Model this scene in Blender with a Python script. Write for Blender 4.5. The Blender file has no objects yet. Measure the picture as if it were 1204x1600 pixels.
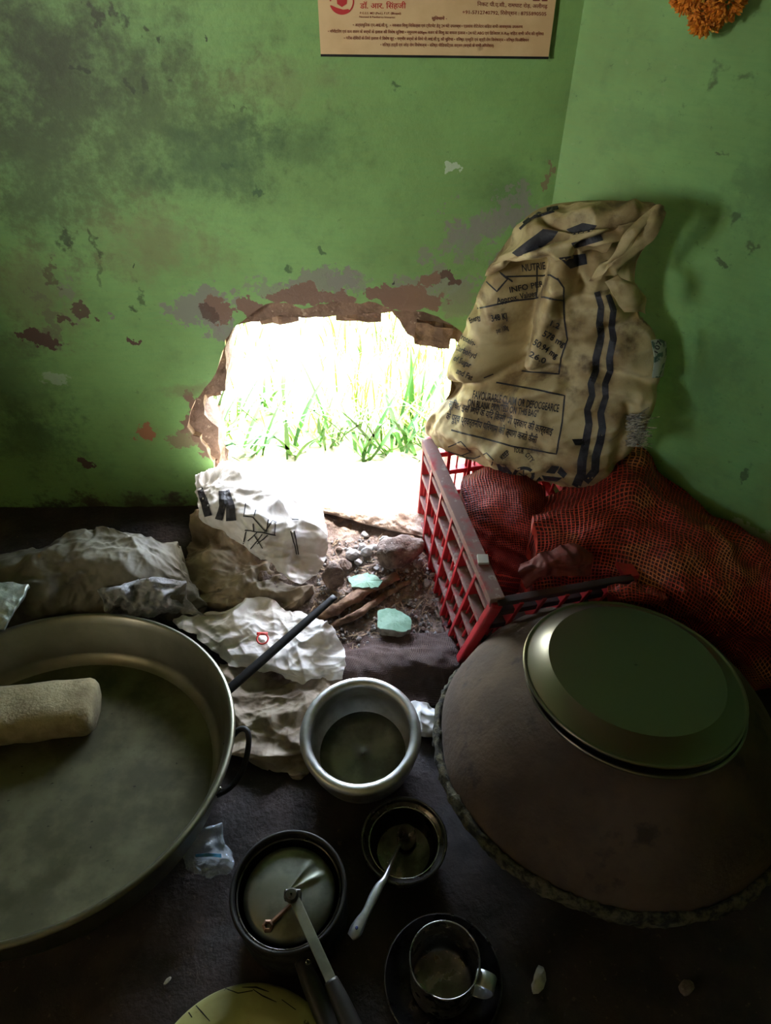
import bpy, bmesh, math, random
import numpy as np
from mathutils import Vector, Matrix
from mathutils.bvhtree import BVHTree
from mathutils.geometry import tessellate_polygon

SC = bpy.context.scene
COL = SC.collection
R = math.radians

# ------------------------------------------------------------------ camera
FPX, CAMH, PITCH = 1100.0, 1.35, R(43.5)
cam_data = bpy.data.cameras.new('camera')
cam_data.sensor_fit = 'VERTICAL'
cam_data.sensor_height = 36.0
cam_data.lens = FPX / 1600.0 * 36.0
cam_data.clip_start = 0.02
cam = bpy.data.objects.new('camera', cam_data)
COL.objects.link(cam)
cam.location = (0, 0, CAMH)
cam.rotation_euler = (R(90) - PITCH, 0, 0)
SC.camera = cam

# ------------------------------------------------------------------ world, sun, daylight
world = bpy.data.worlds.new('world')
SC.world = world
world.use_nodes = True
wn = world.node_tree
bg = wn.nodes['Background']
sky = wn.nodes.new('ShaderNodeTexSky')
sky.sky_type = 'NISHITA'
sky.sun_disc = False
sky.sun_elevation = R(62)
sky.sun_rotation = R(20)
sky.air_density = 1.3
sky.dust_density = 3.0
wn.links.new(sky.outputs[0], bg.inputs[0])
bg.inputs[1].default_value = 1.65

sun_l = bpy.data.lights.new('sun', 'SUN')
sun_l.energy = 4.5
sun_l.angle = R(1.5)
sun_l.color = (1.0, 0.96, 0.88)
sun = bpy.data.objects.new('sun', sun_l)
COL.objects.link(sun)
sun.location = (0, 4, 5)
sun.rotation_euler = (R(-30), R(12), 0)       # shines from outside, behind the broken wall, steeply down

door_l = bpy.data.lights.new('window_daylight', 'AREA')
door_l.shape = 'RECTANGLE'
door_l.size, door_l.size_y = 0.65, 1.1
door_l.energy = 58.0
door_l.color = (1.0, 0.97, 0.90)
door_light = bpy.data.objects.new('window_daylight', door_l)
COL.objects.link(door_light)
door_light.location = (-3.5, -2.3, 1.55)
door_light.rotation_euler = (R(90), 0, R(-45))   # outside the assumed side window, shining in aslant

SC.view_settings.view_transform = 'Standard'
SC.view_settings.look = 'None'
SC.view_settings.gamma = 1.0
SC.view_settings.use_curve_mapping = False
SC.view_settings.exposure = 1.95
try:
    SC.cycles.max_bounces = 8
    SC.cycles.diffuse_bounces = 5
    SC.cycles.sample_clamp_indirect = 6.0
except Exception:
    pass

# ------------------------------------------------------------------ pixel -> place helpers
C = np.array([0, 0, CAMH])
FW = np.array([0, math.cos(PITCH), -math.sin(PITCH)])
UP = np.array([0, math.sin(PITCH), math.cos(PITCH)])
RT = np.array([1.0, 0, 0])
def ray(x, y): return FW + RT * (x - 602) / FPX + UP * (800 - y) / FPX
def Zp(x, y, z):
    d = ray(x, y); return C + d * (z - CAMH) / d[2]
def Yp(x, y, Y):
    d = ray(x, y); return C + d * Y / d[1]
WY = 1.45                                   # inner face of the back wall
CORN = np.array([0.334, WY, 0.0])           # room corner
RU = np.array([0.749, -0.663, 0.0])         # right wall runs this way from the corner
RN = np.array([0.663, 0.749, 0.0])          # out of the room
def Rp(x, y, off=0.0):
    d = ray(x, y); return C + d * (((CORN - C) @ RN - off) / (d @ RN))
def inside(P, m=0.006):
    P = P.copy()
    s = (P - CORN) @ RN
    k = s > -m
    P[k] -= np.outer(s[k] + m, RN)
    P[:, 1] = np.minimum(P[:, 1], WY - m)
    return P

# ------------------------------------------------------------------ noise
def _h(i, j, k, s):
    n = (i * 374761393 + j * 668265263 + k * 2147483647 + s * 974634777) & 0xffffffff
    n = ((n ^ (n >> 13)) * 1274126177) & 0xffffffff
    return ((n ^ (n >> 16)) & 0xffff) / 65535.0 * 2 - 1
def vnoise(P, seed=0):
    P = np.asarray(P, float)
    f0 = np.floor(P).astype(np.int64); t = P - f0; t = t * t * (3 - 2 * t)
    i, j, k = f0[:, 0], f0[:, 1], f0[:, 2]; o = 0
    for a in (0, 1):
        for b in (0, 1):
            for c in (0, 1):
                w = (t[:, 0] if a else 1 - t[:, 0]) * (t[:, 1] if b else 1 - t[:, 1]) * (t[:, 2] if c else 1 - t[:, 2])
                o = o + w * _h(i + a, j + b, k + c, seed)
    return o
def fbm(P, seed=0, oct=4):
    o = 0; a = 1.0; P = np.asarray(P, float)
    for q in range(oct):
        o = o + a * vnoise(P * (2.03 ** q) + 7.3 * q, seed + q); a *= 0.5
    return o
def frame_from(n):
    n = np.asarray(n, float); n /= np.linalg.norm(n)
    a = np.array([1.0, 0, 0]) if abs(n[0]) < 0.9 else np.array([0, 1.0, 0])
    x = a - n * (a @ n); x /= np.linalg.norm(x)
    return x, np.cross(n, x), n
def crumple(P, seed, n=9, lam=(0.03, 0.12), amp=0.01):
    """sharp-ridged folds, like crushed plastic cloth: a height for each point"""
    rg = np.random.default_rng(seed); P = np.asarray(P, float); h = np.zeros(len(P))
    W = np.stack([vnoise(P * 11 + 31 * q, seed + q) for q in range(3)], 1) * 0.022
    Q = P + W
    for i in range(n):
        d = rg.normal(size=3); d /= np.linalg.norm(d); a, b, c = frame_from(d)
        l = rg.uniform(*lam)
        U = np.stack([Q @ a / (l * 3.2), Q @ b / (l * 1.6), Q @ c / l], 1) * 1.25
        v = np.abs(vnoise(U + i * 7.7, seed + 5 * i))
        h += (0.28 - v) * (l / lam[1]) ** 0.85
    return h * amp * 1.5

# ------------------------------------------------------------------ objects
def tag(o, label=None, cat=None, group=None, kind=None):
    if label: o['label'] = label
    if cat: o['category'] = cat
    if group: o['group'] = group
    if kind: o['kind'] = kind
    return o
def link_mesh(name, me, mat, parent=None):
    if mat is not None and not me.materials: me.materials.append(mat)
    o = bpy.data.objects.new(name, me); COL.objects.link(o)
    if parent is not None: o.parent = parent
    return o
def obj(name, V, F, mat, parent=None, smooth=True, uv=None, sharp=None):
    """one mesh object out of world-space points, its origin at its base"""
    V = np.asarray(V, float)
    base = np.array([V[:, 0].mean(), V[:, 1].mean(), V[:, 2].min()])
    me = bpy.data.meshes.new(name)
    me.from_pydata([tuple(v) for v in (V - base)], [], [tuple(int(i) for i in f) for f in F])
    me.update()
    bm = bmesh.new(); bm.from_mesh(me)
    bmesh.ops.recalc_face_normals(bm, faces=bm.faces)
    bm.to_mesh(me); bm.free()
    if uv is not None:
        ul = me.uv_layers.new(name='UVMap')
        li = np.empty(len(me.loops), np.int32); me.loops.foreach_get('vertex_index', li)
        ul.data.foreach_set('uv', np.asarray(uv, np.float32)[li].ravel())
    if smooth:
        me.polygons.foreach_set('use_smooth', [True] * len(me.polygons))
        if sharp is not None:
            try: me.set_sharp_from_angle(angle=R(sharp))
            except Exception: pass
    o = link_mesh(name, me, mat, parent)
    wl = np.zeros(3)
    p = parent
    while p is not None: wl += np.array(p.location); p = p.parent
    o.location = base - wl
    return o
def empty(name, loc, label, cat, group=None):
    o = bpy.data.objects.new(name, None); COL.objects.link(o); o.empty_display_size = 0.05
    o.location = tuple(loc)
    return tag(o, label, cat, group)

def lathe(profile, center, n=(0, 0, 1), seg=72, wob=0.0, seed=1, close=False):
    """profile of (r, h); a closed ring profile when close"""
    x, y, z = frame_from(n); c = np.asarray(center, float)
    V = []; F = []; m = len(profile)
    for r, h in profile:
        for k in range(seg):
            a = 2 * math.pi * k / seg
            rr = r * (1 + wob * math.sin(3 * a + seed) + wob * 0.6 * math.sin(5 * a + 2 * seed))
            V.append(c + x * rr * math.cos(a) + y * rr * math.sin(a) + z * h)
    for i in range(m if close else m - 1):
        i2 = (i + 1) % m
        for k in range(seg):
            k2 = (k + 1) % seg
            F.append((i * seg + k, i * seg + k2, i2 * seg + k2, i2 * seg + k))
    if not close:
        if profile[0][0] < 1e-3 or True:
            F.append(tuple(range(seg)))
        F.append(tuple((m - 1) * seg + k for k in range(seg)))
    return np.array(V), F
def vessel(outer, inner, center, n, **kw):
    """a hollow vessel: up the outside, over the rim, down the inside, both bottoms closed"""
    return lathe(list(outer) + list(inner), center, n, **kw)
def rim_arc(rc, hc, rad, a0=-60, a1=200, k=9):
    """a rolled rim: arc in the (r,h) plane"""
    return [(rc + rad * math.cos(R(a0 + (a1 - a0) * i / (k - 1))), hc + rad * math.sin(R(a0 + (a1 - a0) * i / (k - 1)))) for i in range(k)]
def smooth_path(pts, sub=8):
    P = np.asarray(pts, float); n = len(P); out = []
    for i in range(n - 1):
        p0 = P[max(i - 1, 0)]; p1 = P[i]; p2 = P[i + 1]; p3 = P[min(i + 2, n - 1)]
        for k in range(sub):
            t = k / sub
            out.append(0.5 * ((2 * p1) + (-p0 + p2) * t + (2 * p0 - 5 * p1 + 4 * p2 - p3) * t * t + (-p0 + 3 * p1 - 3 * p2 + p3) * t ** 3))
    out.append(P[-1]); return np.array(out)
def tube(pts, rad, seg=10, flat=1.0, upv=(0, 0, 1), sub=8):
    P = smooth_path(pts, sub) if sub > 1 else np.asarray(pts, float)
    n = len(P); rad = np.interp(np.linspace(0, 1, n), np.linspace(0, 1, len(np.atleast_1d(rad))), np.atleast_1d(rad))
    T = np.gradient(P, axis=0); T /= np.linalg.norm(T, axis=1)[:, None]
    V = []; F = []; u = np.asarray(upv, float)
    for i in range(n):
        b = np.cross(T[i], u); b /= max(np.linalg.norm(b), 1e-6); w = np.cross(b, T[i])
        for k in range(seg):
            a = 2 * math.pi * k / seg
            V.append(P[i] + b * rad[i] * math.cos(a) + w * rad[i] * flat * math.sin(a))
    for i in range(n - 1):
        for k in range(seg):
            k2 = (k + 1) % seg
            F.append((i * seg + k, i * seg + k2, (i + 1) * seg + k2, (i + 1) * seg + k))
    F.append(tuple(range(seg))); F.append(tuple((n - 1) * seg + k for k in range(seg)))
    return np.array(V), F
BOXF = [(0, 1, 2, 3), (4, 7, 6, 5), (0, 4, 5, 1), (1, 5, 6, 2), (2, 6, 7, 3), (3, 7, 4, 0)]
def beam(a, b, w, h, side=(1, 0, 0)):
    """box bar from a to b, w along side, h across"""
    a = np.asarray(a, float); b = np.asarray(b, float); t = b - a; t /= np.linalg.norm(t)
    s = np.asarray(side, float); s = s - t * (s @ t); s /= np.linalg.norm(s); k = np.cross(t, s)
    V = [p + s * w / 2 * i + k * h / 2 * j for p in (a, b) for i, j in ((-1, -1), (1, -1), (1, 1), (-1, 1))]
    return np.array(V), BOXF
def bevel_mod(o, w=0.002, seg=2):
    m = o.modifiers.new('bevel', 'BEVEL'); m.width = w; m.segments = seg; m.limit_method = 'ANGLE'
    return o
def rock(center, r, seed, flat=0.7, rough=0.35, sub=2, facets=6):
    bm = bmesh.new(); bmesh.ops.create_icosphere(bm, subdivisions=sub, radius=1.0)
    V = np.array([v.co[:] for v in bm.verts]); F = [[v.index for v in f.verts] for f in bm.faces]; bm.free()
    rg = np.random.default_rng(seed)
    for _ in range(facets):
        d = rg.normal(size=3); d /= np.linalg.norm(d); c = rg.uniform(0.55, 0.85)
        s = V @ d; k = s > c; V[k] -= np.outer(s[k] - c, d)
    V *= (1 + rough * 0.5 * fbm(V * 1.6 + seed * 3.1, seed, 3))[:, None]
    sc = np.asarray(r) * np.array([1, 1, 1.0]) if np.ndim(r) else np.array([r, r * rg.uniform(0.7, 1.0), r * flat])
    a = rg.uniform(0, 6.28); V = V * sc
    V = V @ np.array([[math.cos(a), math.sin(a), 0], [-math.sin(a), math.cos(a), 0], [0, 0, 1]])
    V[:, 2] -= V[:, 2].min()
    return V + np.asarray(center, float), F

def catmull_grid(G, nu, nv):
    G = np.asarray(G, float)
    def axis0(G, n):
        m = G.shape[0]; s = np.linspace(0, m - 1, n); i = np.minimum(s.astype(int), m - 2); t = (s - i)[:, None, None]
        p0 = G[np.maximum(i - 1, 0)]; p1 = G[i]; p2 = G[i + 1]; p3 = G[np.minimum(i + 2, m - 1)]
        return 0.5 * (2 * p1 + (p2 - p0) * t + (2 * p0 - 5 * p1 + 4 * p2 - p3) * t ** 2 + (3 * p1 - p0 - 3 * p2 + p3) * t ** 3)
    A = axis0(G, nv); B = axis0(A.transpose(1, 0, 2), nu).transpose(1, 0, 2)
    return B                                             # (nv, nu, 3)
def grid_normals(S):
    du = np.gradient(S, axis=1); dv = np.gradient(S, axis=0); n = np.cross(du, dv)
    n /= np.maximum(np.linalg.norm(n, axis=2), 1e-9)[..., None]
    if (n[..., 2].mean() < 0): n = -n
    return n
def cloth(rows, nu=90, nv=80, seed=1, amp=0.012, lam=(0.03, 0.12), nf=9, edge=0.012, thick=0.003, skirt=None, lump=0.0, lumpscale=14, fine=0.0004, micro=0.0028, clampw=True, zmin=None):
    """rows of (pixel x, pixel y, height in metres): a fold-covered cloth.  skirt: closes it down to that height as a filled lump; else a sheet with thickness"""
    G = np.array([[Zp(*p) for p in r] for r in rows])
    S = catmull_grid(G, nu, nv); sh = S.shape
    N = grid_normals(S); P = S.reshape(-1, 3); Nf = N.reshape(-1, 3)
    h = crumple(P, seed, nf, lam, amp) + fine * fbm(P * 60, seed + 5, 3)
    if micro: h = h + crumple(P, seed + 33, 9, (0.012, 0.035), micro)
    if lump: h = h + lump * fbm(P * lumpscale, seed + 9, 2)
    u = np.tile(np.linspace(0, 1, nu), nv); v = np.repeat(np.linspace(0, 1, nv), nu)
    P = P + Nf * h[:, None]
    if edge:
        e = np.minimum.reduce([u, 1 - u, v, 1 - v]); k = np.clip(1 - e / 0.12, 0, 1)
        J = np.stack([fbm(P * 22 + 3.3 * q, seed + 70 + q, 3) for q in range(2)] + [np.zeros(len(P))], 1)
        P = P + J * (k * edge)[:, None]
    if clampw: P = inside(P)
    if zmin is not None: P[:, 2] = np.maximum(P[:, 2], zmin + 0.002 * np.abs(fbm(P * 30, seed, 2)))
    du = np.concatenate([[0], np.cumsum(np.linalg.norm(np.diff(S[nv // 2], axis=0), axis=1))])
    dv = np.concatenate([[0], np.cumsum(np.linalg.norm(np.diff(S[:, nu // 2], axis=0), axis=1))])
    UV = np.stack([np.tile(du, nv), np.repeat(dv, nu)], 1)
    F = [(j * nu + i, j * nu + i + 1, (j + 1) * nu + i + 1, (j + 1) * nu + i) for j in range(nv - 1) for i in range(nu - 1)]
    bnd = [i for i in range(nu)] + [j * nu + nu - 1 for j in range(1, nv)] + [(nv - 1) * nu + i for i in range(nu - 2, -1, -1)] + [j * nu for j in range(nv - 2, 0, -1)]
    n0 = len(P)
    if skirt is not None:
        B = P[bnd].copy(); B[:, 2] = np.minimum(skirt, B[:, 2] - 0.002)
        P = np.vstack([P, B]); UV = np.vstack([UV, UV[bnd] + 0.03])
        nb = len(bnd)
        F += [(bnd[i], bnd[(i + 1) % nb], n0 + (i + 1) % nb, n0 + i) for i in range(nb)]
        F.append(tuple(n0 + i for i in range(nb)))
    else:
        Q = P - Nf * thick; P = np.vstack([P, Q]); UV = np.vstack([UV, UV])
        F += [tuple(n0 + i for i in reversed(f)) for f in F]
        nb = len(bnd)
        F += [(bnd[i], bnd[(i + 1) % nb], n0 + bnd[(i + 1) % nb], n0 + bnd[i]) for i in range(nb)]
    return P, F, UV

# ------------------------------------------------------------------ materials
def srgb(*c):
    o = []
    for v in c:
        v = v / 255.0
        o.append(v / 12.92 if v <= 0.04045 else ((v + 0.055) / 1.055) ** 2.4)
    return (*o, 1.0)
class NT:
    def __init__(s, name):
        s.m = bpy.data.materials.new(name); s.m.use_nodes = True; s.t = s.m.node_tree
        s.b = s.t.nodes['Principled BSDF']
    def n(s, typ, **kw):
        nd = s.t.nodes.new('ShaderNode' + typ)
        for k, v in kw.items(): setattr(nd, k, v)
        return nd
    def l(s, a, b): s.t.links.new(a, b)
    def noise(s, vec, scale, detail=5, rough=0.6):
        nd = s.n('TexNoise'); nd.inputs['Scale'].default_value = scale; nd.inputs['Detail'].default_value = detail; nd.inputs['Roughness'].default_value = rough
        s.l(vec, nd.inputs['Vector']); return nd.outputs['Fac']
    def rng(s, fac, a, b, c=0.0, d=1.0, smooth=True):
        nd = s.n('MapRange'); nd.interpolation_type = 'SMOOTHSTEP' if smooth else 'LINEAR'
        for i, v in ((1, a), (2, b), (3, c), (4, d)): nd.inputs[i].default_value = v
        s.l(fac, nd.inputs[0]); return nd.outputs[0]
    def mix(s, fac, a, b, blend='MIX'):
        nd = s.n('Mix', data_type='RGBA', blend_type=blend)
        if hasattr(fac, 'links'): s.l(fac, nd.inputs[0])
        else: nd.inputs[0].default_value = fac
        for v, k in ((a, 6), (b, 7)):
            if hasattr(v, 'links'): s.l(v, nd.inputs[k])
            else: nd.inputs[k].default_value = v
        return nd.outputs[2]
    def math(s, op, a, b=None):
        nd = s.n('Math', operation=op)
        for v, k in ((a, 0), (b, 1)):
            if v is None: continue
            if hasattr(v, 'links'): s.l(v, nd.inputs[k])
            else: nd.inputs[k].default_value = v
        return nd.outputs[0]
    def bump(s, h, strength=0.3, dist=0.002):
        nd = s.n('Bump'); nd.inputs['Strength'].default_value = strength; nd.inputs['Distance'].default_value = dist
        s.l(h, nd.inputs['Height']); s.l(nd.outputs[0], s.b.inputs['Normal'])
def mat(name, c1, c2=None, scale=20, lo=0.4, hi=0.65, c3=None, scale3=60, lo3=0.58, hi3=0.68, rough=0.7, metal=0.0, bump=0.2, bscale=80, bdist=0.002, rvar=0.0, trans=0.0, alpha=None, sheen=0.0, stretch=None):
    t = NT(name); tc = t.n('TexCoord'); v = tc.outputs['Object']
    if stretch:
        mp = t.n('Mapping'); mp.inputs['Scale'].default_value = stretch; t.l(v, mp.inputs[0]); v = mp.outputs[0]
    col = c1
    if c2 is not None:
        col = t.mix(t.rng(t.noise(v, scale), lo, hi), c1, c2)
    if c3 is not None:
        col = t.mix(t.rng(t.noise(v, scale3, 6), lo3, hi3), col, c3)
    if hasattr(col, 'links'): t.l(col, t.b.inputs['Base Color'])
    else: t.b.inputs['Base Color'].default_value = col
    t.b.inputs['Metallic'].default_value = metal
    if rvar:
        t.l(t.rng(t.noise(v, scale * 1.7), 0.35, 0.7, max(rough - rvar, 0.02), min(rough + rvar, 1)), t.b.inputs['Roughness'])
    else: t.b.inputs['Roughness'].default_value = rough
    if bump: t.bump(t.noise(v, bscale, 6), bump, bdist)
    if trans: t.b.inputs['Transmission Weight'].default_value = trans
    return t.m

def wall_paint(name, to2d, stains, base, base2):
    """old green limewash: to2d(px,py,rx,ry) -> centre and radii on the wall.  Stains are patches with shapes of their own."""
    t = NT(name); geo = t.n('NewGeometry'); pos = geo.outputs['Position']
    big = t.noise(pos, 3.0, 6, 0.65); mid = t.noise(pos, 14, 7, 0.65); fine = t.noise(pos, 60, 6, 0.7)
    mp = t.n('Mapping'); mp.inputs['Scale'].default_value = (6, 6, 40); t.l(pos, mp.inputs[0]); brush = t.noise(mp.outputs[0], 4, 5)
    col = t.mix(t.rng(big, 0.35, 0.7), base, base2)
    col = t.mix(t.rng(brush, 0.4, 0.7, 0, 0.22), col, srgb(96, 150, 92))
    col = t.mix(t.rng(mid, 0.52, 0.75, 0, 0.35), col, srgb(84, 112, 66))
    col = t.mix(t.rng(fine, 0.60, 0.72, 0, 0.5), col, srgb(66, 84, 52))
    col = t.mix(t.rng(t.noise(pos, 38, 8, 0.75), 0.60, 0.70, 0, 0.35), col, srgb(146, 168, 122))
    fn = t.math('MULTIPLY', t.math('SUBTRACT', fine, 0.5), 1.0)
    mn = t.math('ADD', t.math('MULTIPLY', t.math('SUBTRACT', mid, 0.5), 4.5), t.math('MULTIPLY', fn, 2.6))
    bn = t.math('MULTIPLY', t.math('SUBTRACT', mid, 0.5), 1.2)
    pits = []
    def nvec(scale, amount):
        nd = t.n('TexNoise'); nd.inputs['Scale'].default_value = scale; nd.inputs['Detail'].default_value = 4; t.l(pos, nd.inputs['Vector'])
        sb = t.n('VectorMath', operation='SUBTRACT'); t.l(nd.outputs['Color'], sb.inputs[0]); sb.inputs[1].default_value = (0.5, 0.5, 0.5)
        mu = t.n('VectorMath', operation='SCALE'); t.l(sb.outputs[0], mu.inputs[0]); mu.inputs['Scale'].default_value = amount; return mu.outputs[0]
    ad = t.n('VectorMath', operation='ADD'); t.l(nvec(20, 0.07), ad.inputs[0]); t.l(nvec(75, 0.03), ad.inputs[1])
    ad2 = t.n('VectorMath', operation='ADD'); t.l(pos, ad2.inputs[0]); t.l(ad.outputs[0], ad2.inputs[1]); wpos = ad2.outputs[0]
    for (px, py, rx, ry, colr, soft, k, strength) in stains:
        c, r = to2d(px, py, rx, ry)
        sub = t.n('VectorMath', operation='SUBTRACT'); t.l(wpos, sub.inputs[0]); sub.inputs[1].default_value = c
        mul = t.n('VectorMath', operation='MULTIPLY'); t.l(sub.outputs[0], mul.inputs[0]); mul.inputs[1].default_value = r
        ln = t.n('VectorMath', operation='LENGTH'); t.l(mul.outputs[0], ln.inputs[0])
        nz = t.math('MULTIPLY', mn, k * (1.9 if colr is GREY else 1.0))
        d = t.math('ADD', ln.outputs['Value'], nz)
        fac = t.rng(d, 1.0, 1.0 - soft, 0.0, strength)
        col = t.mix(fac, col, colr)
        if soft < 0.2: pits.append(fac)
    t.l(col, t.b.inputs['Base Color'])
    t.b.inputs['Roughness'].default_value = 0.62
    h = t.math('ADD', t.math('MULTIPLY', mid, 0.6), t.math('MULTIPLY', fine, 0.35))
    h = t.math('ADD', h, t.math('MULTIPLY', brush, 0.2))
    for p in pits[:14]: h = t.math('SUBTRACT', h, t.math('MULTIPLY', p, 0.25))
    t.bump(h, 0.45, 0.006)
    return t.m
BROWN = srgb(118, 92, 74); DKBROWN = srgb(84, 62, 50); GREY = srgb(124, 122, 112); SOOT = srgb(52, 58, 36); OCHRE = srgb(112, 112, 74); PALE = srgb(180, 196, 172); BLACK = srgb(26, 24, 18); DKG = srgb(56, 84, 50)
def on_back(px, py, rx, ry):
    c = Yp(px, py, WY); a = Yp(px + rx, py, WY); b = Yp(px, py - ry, WY)
    return tuple(c), (1 / abs(a[0] - c[0]), 0.0, 1 / abs(b[2] - c[2]))
def on_right(px, py, rx, ry):
    c = Rp(px, py); b = Rp(px, py - ry); a = Rp(px + rx, py); w = np.linalg.norm((a - c)[:2]); h = abs(b[2] - c[2])
    return tuple(c), (1 / w, 0.25 / w, 1 / h)
ST = [
 # broad soot and mildew clouds high on the left
 (100, 120, 420, 330, SOOT, 0.95, 0.35, 0.75), (40, 250, 200, 260, SOOT, 0.9, 0.5, 0.6), (220, 170, 230, 130, SOOT, 0.9, 0.5, 0.55), (300, 250, 330, 180, srgb(86, 112, 62), 0.95, 0.3, 0.6), (60, 60, 150, 120, SOOT, 0.9, 0.4, 0.5), (330, 250, 150, 90, DKG, 0.9, 0.4, 0.6),
 (240, 380, 150, 90, OCHRE, 0.9, 0.4, 0.65), (60, 470, 110, 120, OCHRE, 0.8, 0.5, 0.6), (30, 600, 90, 150, SOOT, 0.9, 0.5, 0.4), (430, 130, 160, 60, OCHRE, 0.9, 0.4, 0.4), (60, 690, 120, 70, DKG, 0.9, 0.6, 0.5),
 (470, 230, 120, 60, DKG, 0.9, 0.4, 0.4), (780, 300, 70, 70, DKG, 0.9, 0.3, 0.45),
 # dark finger marks
 (195, 35, 16, 24, BLACK, 0.6, 0.6, 0.7), (225, 55, 10, 14, BLACK, 0.6, 0.5, 0.7), (252, 64, 9, 14, BLACK, 0.6, 0.5, 0.7), (145, 16, 8, 14, SOOT, 0.6, 0.4, 0.9), (175, 18, 8, 14, SOOT, 0.6, 0.4, 0.9),
 (225, 132, 8, 16, BLACK, 0.6, 0.4, 0.5), (203, 134, 6, 10, BLACK, 0.6, 0.4, 0.5), (265, 120, 4, 9, BLACK, 0.6, 0.3, 0.5), (313, 55, 4, 4, BLACK, 0.5, 0.1, 0.8), (122, 104, 7, 7, BLACK, 0.6, 0.3, 0.6),
 (404, 299, 8, 9, DKG, 0.4, 0.15, 0.9), (360, 255, 9, 12, DKG, 0.7, 0.3, 0.8), (502, 390, 7, 10, DKG, 0.5, 0.3, 0.8), (452, 422, 8, 8, DKG, 0.5, 0.3, 0.8), (360, 172, 4, 7, BLACK, 0.5, 0.3, 0.6), (382, 177, 3, 7, BLACK, 0.5, 0.3, 0.5),
 (106, 370, 9, 16, BLACK, 0.6, 0.5, 0.65), (92, 385, 8, 14, BLACK, 0.6, 0.5, 0.6), (146, 375, 6, 24, BLACK, 0.6, 0.5, 0.6), (150, 430, 5, 25, SOOT, 0.6, 0.4, 0.5), (222, 470, 9, 14, BLACK, 0.6, 0.9, 0.6), (205, 485, 10, 7, BLACK, 0.6, 0.6, 0.7),
 (620, 140, 9, 8, DKG, 0.6, 0.4, 0.8),
 # lilac-grey scraped patches round the hole
 (320, 480, 50, 32, GREY, 0.12, 0.5, 0.85), (345, 512, 26, 24, GREY, 0.12, 0.5, 0.85), (500, 440, 46, 22, GREY, 0.15, 0.8, 0.8), (545, 440, 30, 14, GREY, 0.15, 0.7, 0.6), (770, 345, 48, 40, GREY, 0.2, 0.9, 0.75), (735, 385, 36, 40, GREY, 0.2, 0.9, 0.7), (690, 440, 50, 28, GREY, 0.2, 0.8, 0.75), (715, 480, 40, 30, srgb(120, 128, 96), 0.3, 0.8, 0.8), (805, 340, 50, 18, GREY, 0.25, 0.9, 0.7), (660, 398, 16, 18, GREY, 0.2, 0.7, 0.7), (420, 450, 30, 14, GREY, 0.2, 0.7, 0.6),
 (100, 455, 14, 40, GREY, 0.3, 1.0, 0.5), (80, 505, 22, 45, srgb(104, 98, 78), 0.3, 0.9, 0.6),
 # plaster gone, brown mud showing
 (640, 468, 56, 19, BROWN, 0.06, 0.35, 1), (600, 462, 30, 14, BROWN, 0.06, 0.35, 1), (700, 433, 15, 12, DKBROWN, 0.1, 0.3, 1), (672, 436, 16, 12, BROWN, 0.08, 0.5, 1), (345, 487, 22, 18, BROWN, 0.06, 0.7, 1), (328, 490, 16, 10, DKBROWN, 0.06, 0.7, 0.9), (390, 483, 25, 12, BROWN, 0.06, 0.5, 1), (480, 460, 26, 14, BROWN, 0.06, 0.5, 1), (440, 465, 24, 10, BROWN, 0.06, 0.5, 1), (520, 465, 30, 8, BROWN, 0.06, 0.5, 1),
 (55, 528, 25, 10, DKBROWN, 0.06, 0.4, 1), (80, 535, 14, 14, DKBROWN, 0.06, 0.6, 1), (125, 485, 17, 9, DKBROWN, 0.06, 0.6, 0.9), (105, 500, 10, 6, DKBROWN, 0.06, 0.5, 0.9), (148, 495, 7, 5, DKBROWN, 0.06, 0.4, 0.9), (174, 495, 7, 6, GREY, 0.1, 0.4, 0.9), (85, 430, 12, 24, srgb(84, 66, 50), 0.3, 0.8, 0.7),
 (228, 676, 13, 11, srgb(150, 98, 66), 0.06, 0.5, 1), (134, 725, 7, 9, DKBROWN, 0.08, 0.4, 1), (205, 533, 6, 4, DKBROWN, 0.08, 0.3, 1), (300, 662, 17, 15, BROWN, 0.06, 0.5, 1), (290, 690, 20, 14, srgb(126, 104, 84), 0.1, 0.7, 0.8), (307, 640, 12, 26, BROWN, 0.06, 0.4, 1), (322, 690, 18, 30, BROWN, 0.06, 0.4, 1),
 (708, 256, 12, 9, PALE, 0.12, 0.4, 0.8), (85, 590, 30, 8, PALE, 0.5, 0.9, 0.5), (300, 610, 60, 16, OCHRE, 0.9, 0.4, 0.6),
 (614, 439, 3, 3, BLACK, 0.4, 0.0, 0.9), (212, 416, 3, 3, BLACK, 0.4, 0.0, 0.8), (855, 270, 4, 34, BROWN, 0.3, 0.6, 0.8),
 # sooty damp foot of the wall, part of the shade there painted in
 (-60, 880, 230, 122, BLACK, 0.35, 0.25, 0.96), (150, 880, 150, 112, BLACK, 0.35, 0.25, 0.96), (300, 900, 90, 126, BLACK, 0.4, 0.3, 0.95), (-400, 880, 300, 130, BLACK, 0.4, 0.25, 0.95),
 (230, 800, 130, 36, srgb(70, 62, 50), 0.6, 0.5, 0.8),
]
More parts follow.
